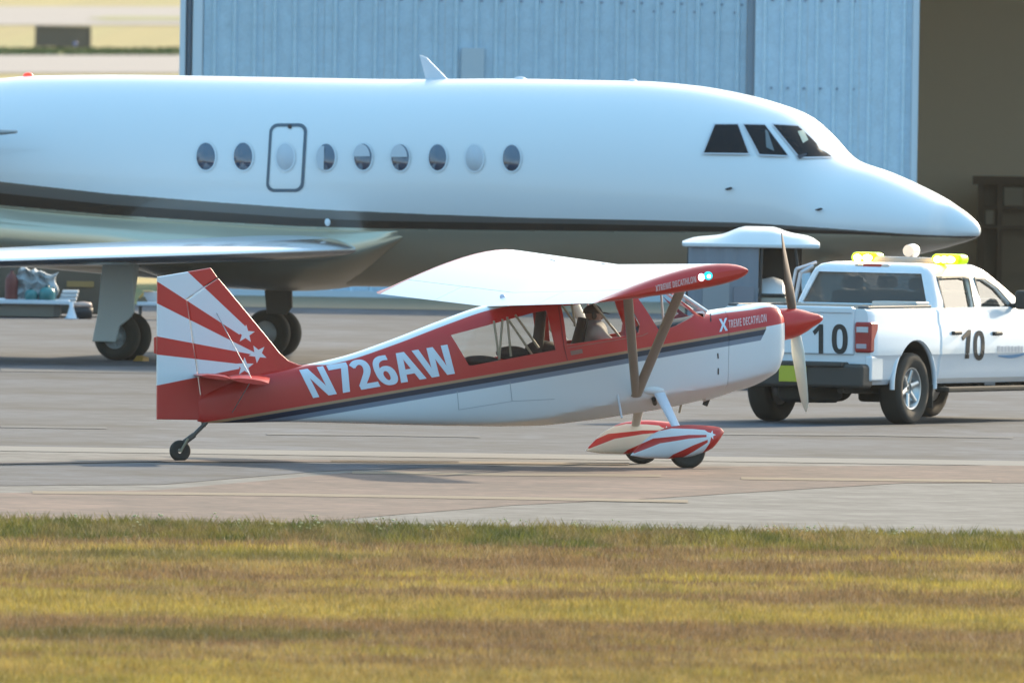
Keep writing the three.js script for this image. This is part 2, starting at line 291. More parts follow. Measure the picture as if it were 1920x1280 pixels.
  const m = M([.15, .09, .05], .8), m2 = M([.34, .26, .18], .8), q = px => XI(px) - XI(1880);
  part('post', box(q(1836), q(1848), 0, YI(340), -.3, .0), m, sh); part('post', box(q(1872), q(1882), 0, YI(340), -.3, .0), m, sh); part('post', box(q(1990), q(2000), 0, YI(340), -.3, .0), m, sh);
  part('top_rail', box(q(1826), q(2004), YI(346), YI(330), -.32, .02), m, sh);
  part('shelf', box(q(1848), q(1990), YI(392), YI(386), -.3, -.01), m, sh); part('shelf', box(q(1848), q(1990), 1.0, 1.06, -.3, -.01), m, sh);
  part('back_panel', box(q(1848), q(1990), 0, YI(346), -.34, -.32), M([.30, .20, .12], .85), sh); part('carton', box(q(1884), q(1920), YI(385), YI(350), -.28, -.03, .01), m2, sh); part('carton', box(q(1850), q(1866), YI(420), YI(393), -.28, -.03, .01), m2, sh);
}

// ------------------------------------------------------------------ low platform with gear on it, beyond the jet at the left
{
  const d = 349, S = d / F, z = CD - d, X = px => ray(px, 570).x * d, Y = (px, py) => CH + ray(px, py).y * d;
  const y0 = 0, yt = Y(60, 562), yl = Y(60, 570);
  const p = thing('low_platform', 'low white-edged platform cart under the jet wing at the left', 'platform', [X(60), 0, z]), x = px => X(px) - X(60);
  part('deck', box(x(-160), x(130), yl, yt, -1.1, .1, .012), M([.62, .66, .70], .6), p);
  part('skirt', box(x(-160), x(100), .02, yl, -1.0, .02), M([.19, .165, .13], .8), p);
  part('end_plate', box(x(100), x(112), .02, yl, -1.0, .03), M([.12, .10, .08], .8), p);
  const c = thing('pedestal', 'white cone-shaped pedestal at the end of the low platform', 'stand', [X(134), 0, z + .35]);
  part('cone', lathe([[0, .0], [.085, 0], [.075, .02], [.03, .16], [.028, .24], [0, .24]], 20), M([.72, .75, .8], .5), c); part('base', lathe([[0, 0], [.1, 0], [.1, .012], [0, .012]], 20), M([.7, .72, .76], .5), c);
  const t = thing('tarpaulin', 'rumpled pale blue tarp over boxes on the low platform', 'tarp', [X(66), yt, z - .4]);
  { const g = new THREE.BoxGeometry(X(106) - X(30), Y(66, 504) - yt, .5, 14, 10, 6), q = g.attributes.position; for (let i = 0; i < q.count; i++) { const a = q.getX(i), b = q.getY(i), cc = q.getZ(i); q.setXYZ(i, a + .03 * Math.sin(b * 21 + a * 9), b + (Y(66, 504) - yt) / 2 + .03 * Math.sin(a * 24) - .06 * (a > 0 ? 1 : 0), cc + .05 * Math.sin(a * 31 + b * 17) + .04 * Math.sin(b * 40)); } part('sheet', toCreasedNormals(g, .5), M([.40, .43, .44], .7), t); }
  const bM = M([.05, .22, .22], .4);
  for (const [px, r, lb] of [[87, .115, 'right-hand teal drum in front of the pale blue tarp'], [57, .09, 'left-hand smaller teal drum in front of the pale blue tarp']]) { const b = thing('drum', lb, 'drum', [X(px), yt, z - .02]); part('shell', lathe([[0, 0], [r, 0], [r, r * .9], [r * .8, r * 1.35], [r * .35, r * 1.55], [0, r * 1.55]], 24), bM, b); part('cap', lathe([[0, r * 1.5], [r * .25, r * 1.5], [r * .25, r * 1.75], [0, r * 1.75]], 16), M([.03, .09, .09], .4), b); }
  const f = thing('fire_bottle', 'dark red upright cylinder left of the pale blue tarp', 'cylinder', [X(20), yt, z - .1]);
  part('tank', lathe([[0, 0], [.09, 0], [.09, .28], [.05, .35], [.025, .36], [.025, .40], [0, .4]], 20), M([.16, .035, .028], .5), f); part('valve', box(-.03, .05, .40, .43, -.02, .02, .006), M([.05, .05, .05], .4), f);
  const e = thing('equipment_case', 'long dark brown equipment case behind the platform gear', 'case', [X(150), 0, z - 1.8]);
  part('case_body', box(X(-90) - X(150), X(205) - X(150), .04, Y(150, 490), -.4, .4, .03), M([.10, .075, .05], .7), e); part('lid', box(X(-92) - X(150), X(207) - X(150), Y(150, 490), Y(150, 482), -.42, .42, .01), M([.09, .07, .05], .7), e); part('strap', box(-.22, .16, .42, .50, .4, .42), M([.32, .19, .06], .6), e);
  const w = thing('round_pad', 'round pinkish pad with a dark rim beside the white pedestal', 'pad', [X(155), 0, z + .1]);
  part('pad', (() => { const g = lathe([[0, 0], [.11, 0], [.13, .03], [.11, .07], [0, .08]], 24); g.translate(0, .16, 0); return g; })(), M([.52, .36, .3], .6), w); part('base', lathe([[0, 0], [.12, 0], [.14, .1], [.14, .16], [0, .16]], 24), M([.03, .027, .03], .7), w);
  const cr = thing('folded_sheets', 'pile of folded white sheets right of the teal drums', 'pile', [X(124), yt - .06, z - .45]);
  for (let i = 0; i < 4; i++) part('sheet', box(-.13 + i * .02, .12 + i * .012, i * .05, i * .05 + .045, -.2, .2, .015), M([.55, .58, .6], .7), cr);
  // second low bench between the strut and the light aircraft's rudder
  const bn = thing('low_bench', 'low white bench seen between the jet strut and the red rudder', 'bench', [X(275), 0, z]);
  part('bench_top', box(X(256) - X(275), X(330) - X(275), Y(275, 573), Y(275, 566), -.6, .05, .01), M([.6, .63, .67], .6), bn);
  for (const a of [262, 322]) part('leg', box(X(a) - X(275) - .02, X(a) - X(275) + .02, 0, Y(275, 573), -.5, 0), M([.05, .045, .04], .7), bn);
  const bx = thing('carton', 'pale carton with tan base on the low white bench', 'box', [X(282), Y(275, 566), z - .3]);
  part('carton_body', box(-.1, .12, .0, .14, -.15, .1, .008), M([.45, .44, .45], .7), bx); part('flap', box(-.12, .02, .14, .15, -.15, .12), M([.5, .32, .14], .7), bx);
  const st = thing('floor_jack', 'low dark jack with an orange tag behind the jet strut', 'jack', [X(268), Y(275, 566), z - .1]);
  part('jack_body', prism([[-.1, 0], [.06, 0], [.02, .07], [-.06, .07]], -.06, .06, .006), M([.16, .12, .07], .7), st); part('tag', rod([-.06, .05, .07], [0, .12, .07], .012), M([.6, .3, .06], .6), st);
}
// ------------------------------------------------------------------ business jet
{
  const jm = ground(377, 672);
  const o = thing('business_jet', 'white business jet with oval windows and dark brown belly parked before the hangar', 'jet', [jm.x, 0, jm.z], -24 * Math.PI / 180);
  const top = curve([[-900, 190], [-300, 153], [0, 147], [60, 142], [300, 141], [700, 148], [1000, 148], [1200, 152], [1300, 160], [1400, 178], [1470, 198], [1510, 215], [1545, 246], [1578, 283], [1605, 301], [1660, 320], [1740, 356], [1800, 390], [1824, 409], [1835, 422], [1839, 434]].map(p => local(o, 0, ...p)));
  const bot = curve([[-900, 430], [-300, 480], [0, 497], [300, 522], [500, 534], [760, 538], [1000, 540], [1200, 537], [1400, 524], [1500, 513], [1600, 499], [1700, 481], [1780, 462], [1815, 452], [1834, 443], [1839, 436]].map(p => local(o, 0, ...p)));
  const xN = local(o, 0, 1838, 435)[0], xT = local(o, 0, -900, 300)[0], xW = px => local(o, 1.2, px, 300)[0];
  const wid = curve([[xT, .75], [xW(-300), 1.15], [xW(0), 1.22], [xW(1150), 1.22], [xW(1350), 1.14], [xW(1500), .98], [xW(1600), .80], [xW(1700), .54], [xN - .35, .31], [xN - .12, .19], [xN - .03, .10], [xN, .02]]);
  const nU = 2.0, nL = 2.15, mid = curve([[xW(900), .5], [xW(1500), .42], [xN, .4]]);
  const zOf = (x, y) => superZ(y, top(x), bot(x), wid(x), nU, nL, mid(x));
  const xs = []; for (let i = 0; i <= 150; i++) xs.push(lerp(xT, xN, 1 - Math.pow(1 - i / 150, 1.5)));
  const b = [xT, .5, xN, 3.9];
  const zz = (px, py) => onSkin(o, zOf, px, py).slice(0, 2);
  const up = [[-900, 215], [-300, 300], [0, 341], [200, 363], [400, 379], [600, 393], [800, 402], [1000, 409], [1200, 413], [1400, 418], [1550, 428], [1700, 439], [1790, 443], [1834, 443]];
  const lo = [[1834, 447], [1750, 444], [1600, 439], [1400, 435], [1100, 433], [900, 431], [700, 428], [560, 424], [400, 415], [200, 402], [0, 384], [-300, 340], [-900, 260]];
  const bands = [[-900, 232], [-300, 322], [0, 362], [200, 383], [400, 397], [560, 408], [700, 414], [900, 417], [1100, 420], [1400, 426], [1600, 434], [1834, 445]];
  const U = up.map(p => zz(...p)), Lw = lo.map(p => zz(...p)), Md = bands.map(p => zz(...p));
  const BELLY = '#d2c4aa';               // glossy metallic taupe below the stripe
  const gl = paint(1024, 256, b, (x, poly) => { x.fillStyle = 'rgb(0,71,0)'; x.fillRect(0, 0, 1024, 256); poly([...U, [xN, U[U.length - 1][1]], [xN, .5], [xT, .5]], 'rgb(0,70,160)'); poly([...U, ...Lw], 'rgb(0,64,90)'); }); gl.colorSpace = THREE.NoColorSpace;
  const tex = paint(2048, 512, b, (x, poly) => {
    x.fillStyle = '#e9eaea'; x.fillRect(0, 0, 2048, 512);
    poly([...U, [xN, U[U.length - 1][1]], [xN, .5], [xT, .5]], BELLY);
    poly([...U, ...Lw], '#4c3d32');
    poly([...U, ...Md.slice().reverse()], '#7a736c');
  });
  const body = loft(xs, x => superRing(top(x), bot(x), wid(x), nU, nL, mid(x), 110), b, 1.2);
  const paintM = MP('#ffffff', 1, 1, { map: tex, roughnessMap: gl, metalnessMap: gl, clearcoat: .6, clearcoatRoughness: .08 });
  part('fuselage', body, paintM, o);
  // wing-to-body fairing: bulges out of the skin under the stripe and carries the wing root
  {
    const fx = px => local(o, 1.3, px, 470)[0], fy = (px, py) => local(o, 1.3, px, py)[1];
    const y0 = curve([...Lw.slice(4)].map(p => [p[0], p[1] - .015])), yB = curve([[fx(-900), fy(0, 470)], [fx(-200), fy(0, 480)], [fx(0), fy(0, 500)], [fx(190), fy(190, 508)], [fx(320), fy(320, 540)], [fx(470), fy(470, 547)], [fx(560), fy(560, 542)], [fx(640), fy(640, 518)], [fx(700), fy(700, 486)], [fx(750), fy(750, 450)]]);
    const W = curve([[fx(-900), 1.1], [fx(-200), 1.36], [fx(430), 1.40], [fx(570), 1.35], [fx(640), 1.26], [fx(700), 1.15], [fx(750), 1.06]]);
    const ring = x => { const r = [], N = 16, zs = zOf(x, y0(x)); for (let j = 0; j <= N; j++) { const t = j / N, k = Math.min(1, t / .34), q = k * k * (3 - 2 * k); r.push([lerp(y0(x), yB(x), t), (j === 0 ? zs - .04 : lerp(zs - .005, Math.max(W(x), .3), q)) * Math.sqrt(Math.max(.002, 1 - Math.pow(Math.max(0, (t - .5) / .5), 2.4)))]); } return [...r, ...r.slice().reverse().map(p => [p[0], -p[1]])]; };
    const fxs = []; for (let i = 0; i <= 60; i++) fxs.push(lerp(fx(-900), fx(750), i / 60));
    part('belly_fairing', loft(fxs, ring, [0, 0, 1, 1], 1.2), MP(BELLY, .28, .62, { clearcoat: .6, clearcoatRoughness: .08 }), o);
  }
  // cabin windows
  const frameM = M([.72, .75, .78], .35), glassM = MP([.05, .07, .115], .06, 0, { ior: 2.1 }), shadeM = M([.55, .58, .62], .5), darkM = M([.03, .035, .05], .5);
  const ell = (cx, cy, rx, ry, n = 36, a0 = 0, a1 = Math.PI * 2) => { const r = []; for (let i = 0; i < n; i++) { const a = a0 + (a1 - a0) * i / n; r.push([cx + rx * Math.cos(a), cy + ry * Math.sin(a)]); } return r; };
  const oval = (pts, hole) => { const s = shapeOf(pts); if (hole) s.holes.push(new THREE.Path(hole.map(p => new THREE.Vector2(...p)))); return new THREE.ShapeGeometry(s, 1); };
  const dish = (cx, cy, rx, ry, off, deep) => { // slightly domed pane
    const pos = [], idx = [], bul = [], N = 28, K = 5; for (let k = 0; k <= K; k++) for (let i = 0; i < N; i++) { const r = k / K, a = i / N * 6.28319; pos.push(cx + rx * r * Math.cos(a), cy + ry * r * Math.sin(a), 0); bul.push(deep * (1 - r * r)); }
    for (let k = 0; k < K; k++) for (let i = 0; i < N; i++) { const p = k * N + i, q = k * N + (i + 1) % N; idx.push(p, p + N, q, q, p + N, q + N); }
    const g = new THREE.BufferGeometry(); g.setAttribute('position', new THREE.Float32BufferAttribute(pos, 3)); g.setIndex(idx); const bn = idx.map(i => bul[i]); return toCreasedNormals(conform(g, o, zOf, off, bn), 1.2); };
  const W = [[386, 293, 19, 27], [456, 293, 19, 27], [535, 294, 18, 26], [612, 294, 18, 26], [681, 294, 18, 26], [751, 295, 18, 26], [821, 295, 18, 26], [890, 296, 18, 26], [960, 296, 18, 26]];
  W.forEach(([cx, cy, rx, ry], i) => {
    const f = part('window', conform(oval(ell(cx, cy, rx + 1.5, ry + 1.5), ell(cx, cy, rx - 1.5, ry - 1.5)), o, zOf, .014), frameM, o);
    const pane = (i === 2 || i === 7) ? shadeM : glassM;
    part('pane', dish(cx, cy, rx, ry, .006, .05), pane, f, i === 2 || i === 7 ? 'window with its white shade drawn' : undefined);
    if (i === 4 || i === 5) part('window_shade', conform(oval(ell(cx, cy - 1, rx - 2.5, ry - 3, 18, Math.PI, Math.PI * 2).concat([[cx + rx - 2.5, cy - 1]])), o, zOf, .058), shadeM, f);
    if (i === 3) part('window_shade', conform(oval([...ell(cx - 2, cy + 2, rx - 4, ry - 3, 18, Math.PI * .5, Math.PI * 1.5), [cx - 1, cy - 20]]), o, zOf, .058), shadeM, f);
  });
  const rr = (x0, y0, x1, y1, r, sk) => { const p = []; for (const [cx, cy, a] of [[x1 - r, y0 + r, -90], [x1 - r, y1 - r, 0], [x0 + r, y1 - r, 90], [x0 + r, y0 + r, 180]]) for (let k = 0; k <= 6; k++) { const t = (a + k * 15) * Math.PI / 180, X = cx + r * Math.cos(t), Y = cy + r * Math.sin(t); p.push([X + (Y - 295) * -sk, Y]); } return p; };
  const ex = part('exit_hatch', conform(oval(rr(502, 231, 573, 360, 16, .06), rr(507, 237, 567, 354, 12, .06)), o, zOf, .008), M([.10, .135, .17], .5), o, 'rounded emergency exit outlined in dark grey');
  part('handle', conform(oval(ell(544, 237, 4, 4, 12)), o, zOf, .016), M([.05, .02, .015], .5), ex);
  // cockpit glazing
  for (const q of [[[1343, 233], [1386, 233], [1406, 287], [1322, 286]], [[1397, 233], [1437, 234], [1480, 291], [1427, 289]], [[1452, 233], [1499, 236], [1562, 293], [1502, 294]]]) {
    const f = part('cockpit_window', smoothN(conform(grid(q, 8, 8), o, zOf, .034)), MP([.008, .007, .009], .08, 0, { ior: 1.3 }), o);
    const ring = oval(q.map((p, i) => { const c = [(q[0][0] + q[2][0]) / 2, (q[0][1] + q[2][1]) / 2]; return [c[0] + (p[0] - c[0]) * 1.07, c[1] + (p[1] - c[1]) * 1.09]; }), q);
    part('frame', conform(ring, o, zOf, .038), M([.60, .60, .64], .35), f);
  }
  part('wiper', conform(oval([[1497, 292], [1516, 286], [1517, 290], [1503, 298]]), o, zOf, .05), darkM, o);
  const [wx, wy, wz] = onSkin(o, zOf, 1517, 255); // bright card on the glare shield seen through the front pane
  part('sun_visor', conform(grid([[1499, 246], [1510, 243], [1519, 262], [1509, 268]], 3, 3), o, zOf, .046), M([.62, .60, .45], .6), o);
  part('sun_visor', conform(grid([[1438, 242], [1443, 246], [1455, 283], [1440, 276]], 3, 3), o, zOf, .046), M([.16, .19, .20], .6), o);
  // aerials, probes, lights
  const A = (px, py, z = 0) => [...local(o, z, px, py), z];
  part('antenna', prism([local(o, 0, 787, 103), local(o, 0, 800, 108), local(o, 0, 843, 152), local(o, 0, 802, 160)].map(p => p), -.012, .012, .004), M([.66, .70, .76], .4), o);
  part('antenna', [sphere(...A(975, 149), .05, 1.6, .8, 1)], M([.75, .76, .78], .4), o); part('antenna', [sphere(...A(1186, 153), .05, 1.2, .7, 1)], M([.75, .76, .78], .4), o);
  part('beacon', [sphere(...A(52, 142), .06, 1.15, .75, 1)], M([.75, .06, .02], .3, 0, { emissive: lin(.5, .03, .01) }), o, 'red beacon on the spine');
  for (const [px, py] of [[1368, 352], [1537, 391]]) { const q = onSkin(o, zOf, px, py); part('probe', [blade([q[0] - .04, q[1] - .02, q[2]], [q[0] + .05, q[1], q[2] + .06], .022, .012)], darkM, o); }
  { const q = onSkin(o, zOf, 614, 416); part('wing_light', sphere(q[0], q[1], q[2], .045, .9, 1.2, .5), M([.8, .82, .85], .2), o); }
  // near wing: grey skin with a polished leading edge
  const ri = local(o, 1.0, 694, 468), ro = local(o, 6.45, 0, 489), slope = (ro[1] - ri[1]) / 5.45, sweep = (ro[0] - ri[0]) / 5.45;
  const foil = (t, N = 24) => { const p = []; for (let i = 0; i <= N; i++) { const s = .5 * (1 - Math.cos(Math.PI * i / N)); p.push([s, 1, 5 * t * (.2969 * Math.sqrt(s) - .126 * s - .3516 * s * s + .2843 * s ** 3 - .1036 * s ** 4) * 1.15]); } for (let i = N - 1; i > 0; i--) { const s = .5 * (1 - Math.cos(Math.PI * i / N)); p.push([s, -1, -5 * t * (.2969 * Math.sqrt(s) - .126 * s - .3516 * s * s + .2843 * s ** 3 - .1036 * s ** 4) * .85]); } return p; };
  function wing(side, from, to, mat, name, grow) {
    const zs = [.6, 1.2, 2, 3, 4, 5, 6, 7, 8, 9.2], pos = [], idx = []; let n = 0;
    zs.forEach(z => { const le = [ri[0] + sweep * (z - 1), ri[1] + slope * (z - 1)], c = lerp(3.6, 1.3, (z - .6) / 8.6), t = lerp(.092, .118, (z - .6) / 8.6), tw = -.03; const f = foil(t).filter(p => p[0] >= from - 1e-6 && p[0] <= to + 1e-6); n = f.length; for (const [s, , y] of f) pos.push(le[0] - c * s * 1.0 + (grow ? .004 : 0), le[1] + c * y * grow - c * s * tw * -1 * .5, side * z); });
    for (let i = 0; i < zs.length - 1; i++) for (let j = 0; j < n; j++) { const a = i * n + j, b2 = i * n + (j + 1) % n; if (from > 0 && Math.abs(pos[a * 3] - pos[b2 * 3]) < .0001 && j === n - 1) continue; idx.push(a, a + n, b2, b2, a + n, b2 + n); }
    const last = (zs.length - 1) * n; for (let j = 1; j < n - 1; j++) idx.push(last, last + j, last + j + 1);
    const g = new THREE.BufferGeometry(); g.setAttribute('position', new THREE.Float32BufferAttribute(pos, 3)); g.setIndex(idx); return part(name, toCreasedNormals(g, .9), mat, o);
  }
  for (const s of [1, -1]) {
    const w = wing(s, 0, 1, MP([.62, .64, .66], .3, 0, { clearcoat: .4, clearcoatRoughness: .1 }), 'wing', 1);
    const le = wing(s, 0, .12, M([.86, .87, .9], .22, 1), 'leading_edge', 1.012); le.position.x = .006; w.add(le);
  }
  { // engine pylon tip and nacelle just past the left edge
    const p = local(o, 1.75, 24, 247), q = local(o, 1.75, -60, 262);
    part('pylon', [blade([p[0], p[1], 1.65], [q[0] - 2, q[1], 1.75], .02, .03, V(0, 1, 0), .2, .5)], M([.35, .36, .36], .4), o);
    const g = lathe([[.45, 0], [.52, -.05], [.56, 0], [.62, .5], [.62, 1.6], [.5, 2.6], [.4, 2.6], [.45, .6]], 40); g.rotateZ(Math.PI / 2); g.translate(q[0] - .9, q[1] + .05, 2.15); part('engine_nacelle', g, MP([.55, .56, .58], .3, 0, { clearcoat: .5 }), o);
  }
  // landing gear
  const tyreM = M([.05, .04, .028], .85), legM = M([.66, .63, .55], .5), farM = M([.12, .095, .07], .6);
  function gear(zs, px, y0, lm) {
    const z = zs[0], x = local(o, z, px, 640)[0], R = .305, s = Math.sign(z), lg = part('landing_gear', [rod([x, R, z * .86], [x, R, z * 1.06], .06), rod([x, R, zs[1] - s * .0 + (z - zs[1]) / 2], [x + .05, y0, z * .85], .085)], lm, o);
    for (const zz of zs) {
      const t = lathe([[.16, -.08], [.22, -.095], [.27, -.085], [R, -.045], [R, .045], [.27, .085], [.22, .095], [.16, .08]], 36); t.rotateX(Math.PI / 2); t.translate(x, R, zz); part('tyre', t, tyreM, lg);
      const r = lathe([[0, .05], [.05, .06], [.06, .03], [.12, .02], [.15, .06], [.17, .08], [.17, -.08], [0, -.05]], 30); r.rotateX(Math.PI / 2); if (s < 0) r.rotateX(Math.PI); r.translate(x, R, zz); const spk = []; for (let k = 0; k < 8; k++) { const a = k * Math.PI / 4; spk.push(sphere(x + Math.cos(a) * .11, R + Math.sin(a) * .11, zz + s * .03, .022, 1, 1, .8)); }
      part('rim', [r, ...spk], M([.40, .40, .38], .4, .2), lg);
    }
    return [lg, x];
  }
  gear([2.32, 1.98], 219, 1.3, legM); gear([-2.32, -1.98], 522, 1.3, farM);
  part('gear_door', prism([[192, 490], [249, 490], [251, 585], [241, 598], [223, 612], [216, 641], [172, 640], [182, 590]].map(p => local(o, 2.52, ...p)), 2.49, 2.53, .012), legM, o, 'pale main gear door in front of the wheel');
  part('gear_door', prism([[492, 500], [546, 500], [548, 575], [536, 590], [500, 588]].map(p => local(o, -1.7, ...p)), -1.72, -1.68, .012), farM, o, 'dark inner gear door');
  { const q = local(o, 2.5, 262, 676); part('wheel_chock', prism([[q[0] - .06, .0], [q[0] + .08, .0], [q[0] + .08, .045], [q[0], .07]], 2.4, 2.6, .005), M([.42, .20, .02], .6), o); }
  { // nose gear, hidden behind the truck
    const x = local(o, 0, 1540, 640)[0]; const lg = part('landing_gear', [rod([x, .25, 0], [x - .1, 1.3, 0], .06)], M([.36, .34, .29], .5), o);
    for (const z of [-.14, .14]) { const t = lathe([[0, -.06], [.2, -.07], [.24, -.03], [.24, .03], [.2, .07], [0, .06]], 28); t.rotateX(Math.PI / 2); t.translate(x, .24, z); part('tyre', t, M([.018, .016, .014], .85), lg); }
  }
}
// ------------------------------------------------------------------ light aircraft
function planar(g, b) { const p = g.attributes.position, u = new Float32Array(p.count * 2); for (let i = 0; i < p.count; i++) { u[2 * i] = (p.getX(i) - b[0]) / (b[2] - b[0]); u[2 * i + 1] = (p.getY(i) - b[1]) / (b[3] - b[1]); } g.setAttribute('uv', new THREE.BufferAttribute(u, 2)); return g; }
const RED = '#cc2a20', WHITE = '#e6e8e8', NAVY = '#1c2036';
const gloss = { clearcoat: .22, clearcoatRoughness: .12 };
const paneM = MP([.93, .95, .95], .03, 0, { transmission: 1, thickness: 0, ior: 1.45 });
const AIR = [1.6113, 0, -.1386], YAW = 14 * Math.PI / 180;
{
  const o = thing('light_aircraft', 'red and white high-wing taildragger with sunburst rudder taxiing past', 'airplane', AIR, YAW);
  const P = (px, py, z = 0) => local(o, z, px, py), P3 = (px, py, z = 0) => [...local(o, z, px, py), z];
  const top = curve([[372, 742], [420, 722], [470, 704], [520, 694], [562, 686], [640, 669], [740, 635], [830, 600], [905, 574], [945, 566], [1060, 556], [1180, 545], [1256, 543], [1312, 584], [1349, 579], [1400, 573], [1432, 568], [1450, 573], [1459, 588]].map(p => P(...p)));
  const bot = curve([[372, 790], [385, 793], [540, 791], [800, 797], [920, 799], [1000, 798], [1100, 788], [1180, 776], [1240, 766], [1300, 753], [1349, 739], [1400, 726], [1432, 710], [1450, 694], [1459, 672]].map(p => P(...p)));
  const X = px => P(px, 650)[0];
  const wid = curve([[X(372), .03], [X(450), .09], [X(562), .17], [X(740), .26], [X(905), .34], [X(1060), .38], [X(1250), .39], [X(1349), .42], [X(1424), .41], [X(1446), .37], [X(1459), .28]]);
  const nU = 3.4, nL = 4.2;
  const zOf = (x, y) => superZ(y, top(x), bot(x), wid(x), nU, nL, .5);
  const b = [X(360), .2, X(1480), 2.1];
  const ZZ = (px, py) => onSkin(o, zOf, px, py).slice(0, 2);
  // livery: red over white with a tan pinstripe, navy and grey-blue bands
  const line = (d) => [[384, 791.5 + d], [1437, 612 + d]].map(p => ZZ(...p));
  const bandP = (d0, d1) => { const a = line(d0), c = line(d1); return [...a, c[1], c[0]]; };
  const tex = paint(2048, 512, b, (x, poly, PT) => {
    x.fillStyle = WHITE; x.fillRect(0, 0, 2048, 512);
    const l = line(0); const dx = (l[1][1] - l[0][1]) / (l[1][0] - l[0][0]);
    poly([l[0], l[1], [X(1480), l[1][1] + dx * (X(1480) - l[1][0]) + .0], [X(1480), 2.2], [X(360), 2.2], [X(360), l[0][1] - dx * (l[0][0] - X(360))]], RED);
    const [a1, b1] = line(1), [a2, b2] = line(5), [a3, b3] = line(15), [a4, b4] = line(24), cut = (q, k) => [q[0] - k, q[1] - k * dx];
    { const tp = (a, c, d) => { const r = []; for (let i = 0; i <= 40; i++) { const q = lerp(X(a), X(c), i / 40); r.push([q, top(q) - d * Math.min(1, i / 4)]); } return [...r, [X(c), 2.2], [X(a), 2.2]]; }; poly(tp(575, 944, .042), '#eceee9'); poly(tp(1306, 1460, .036), '#eceee9'); }
    poly([l[0], l[1], b2, a2], '#b58a63');
    poly([a2, b2, cut(b3, .03), a3], NAVY);
    poly([a3, cut(b3, .03), cut(b4, .06), a4], '#7b8392');
  });
  const redM = MP(RED, .32, 0, gloss), whiteP = MP(WHITE, .35, 0, gloss), skinM = MP('#ffffff', .32, 0, { map: tex, ...gloss });
  const steel = M([.40, .34, .27], .5, .0), tan = M([.42, .33, .22], .5), dark = M([.035, .029, .022], .6);
  const span = (a, c, n) => { const r = []; for (let i = 0; i <= n; i++) r.push(lerp(X(a), X(c), i / n)); return r; };
  const chine = curve([[760, 797], [880, 797], [1000, 788], [1080, 770], [1150, 756], [1190, 748], [1250, 739], [1349, 722], [1432, 700]].map(p => P(...p, .3))), slant = curve([[X(760), 1], [X(900), .6], [X(1000), .42], [X(1240), .42], [X(1349), .55], [X(1432), .75], [X(1459), 1]]);
  const ring = (d = 0) => x => superRing(top(x) - d, bot(x) + d, Math.max(.01, wid(x) - d), nU, nL, .5, 72).map(([y, z]) => { const c = chine(x), b0 = bot(x) + d; return y < c ? [y, z * lerp(slant(x), 1, (y - b0) / Math.max(.001, c - b0))] : [y, z]; });
  const W1 = [[845, 628], [1000, 586], [1024, 582], [1042, 656], [880, 686]], W2 = [[1052, 574], [1120, 567], [1177, 563], [1200, 608], [1198, 624], [1190, 627], [1063, 646]], W3 = [[1197, 560], [1250, 549], [1258, 550], [1302, 590], [1298, 594], [1267, 611], [1240, 622], [1233, 615]];
  const toSkin = w => w.map(p => ZZ(...p));
  const w1 = toSkin(W1), w2 = toSkin(W2), w3 = toSkin(W3);
  const ws = [[1266, 536], [1318, 582], [1305, 596], [1250, 553]].map(p => P(...p));
  let body = loft(span(372, 1348, 70), ring(), b, .7);
  const xsI = span(835, 1325, 30);
  body = cut(body, loft(xsI, ring(.022), b, .7), prism(w1, -1, 1), prism(w2, -1, 1), prism(w3, -1, 1), prism(ws, -.31, .31));
  const fus = part('fuselage', planar(body, b), skinM, o);
  const cowlXs = [...span(1348.6, 1432, 12), ...span(1437, 1459, 6)];
  part('cowling', planar(loft(cowlXs, ring(), b, .8), b), skinM, o);
  for (const [q, s] of [[w1, W1], [w2, W2], [w3, W3]]) for (const sd of [1, -1]) {
    const g = new THREE.ShapeGeometry(shapeOf(q)), p = g.attributes.position; for (let i = 0; i < p.count; i++) p.setZ(i, sd * (zOf(p.getX(i), p.getY(i)) - .012)); g.computeVertexNormals();
    part('window_pane', g, paneM, o);
  }
  { const a = P(1256, 545), c = P(1312, 586); const g = new THREE.BufferGeometry(); const pos = []; for (let i = 0; i <= 8; i++) { const z = lerp(-.31, .31, i / 8), bow = .03 * (1 - (z / .31) ** 2); pos.push(a[0] + bow, a[1] - .012, z, c[0] + bow, c[1] - .008, z); } const id = []; for (let i = 0; i < 8; i++) { const k = i * 2; id.push(k, k + 1, k + 2, k + 1, k + 3, k + 2); } g.setAttribute('position', new THREE.Float32BufferAttribute(pos, 3)); g.setIndex(id); g.computeVertexNormals(); part('windshield', g, paneM, o); }
  for (const s of [1, -1]) part('windshield_frame', rod(P3(1253, 543, 0).map((v, i) => i === 2 ? s * .30 : v), P3(1312, 583, 0).map((v, i) => i === 2 ? s * .31 : v), .02), whiteP, o);
  // door outline, placard, seams: raised strips of trim
  const stripPx = (pts, w) => { const r = [], n = pts.length; const nrm = i => { const a = pts[Math.max(0, i - 1)], c = pts[Math.min(n - 1, i + 1)], d = Math.hypot(c[0] - a[0], c[1] - a[1]); return [-(c[1] - a[1]) / d * w, (c[0] - a[0]) / d * w]; }; pts.forEach((p, i) => { const q = nrm(i); r.push([p[0] + q[0], p[1] + q[1]]); }); pts.slice().reverse().forEach((p, i) => { const q = nrm(n - 1 - i); r.push([p[0] - q[0], p[1] - q[1]]); }); return r; };
  const skinStrip = (pts, w, m, name, off = .004, par = o) => { const f = []; for (let i = 0; i < pts.length - 1; i++) for (let k = 0; k < 6; k++) f.push([lerp(pts[i][0], pts[i + 1][0], k / 6), lerp(pts[i][1], pts[i + 1][1], k / 6)]); f.push(pts[pts.length - 1]); return part(name, conform(new THREE.ShapeGeometry(shapeOf(stripPx(f, w))), o, zOf, off), m, par); };
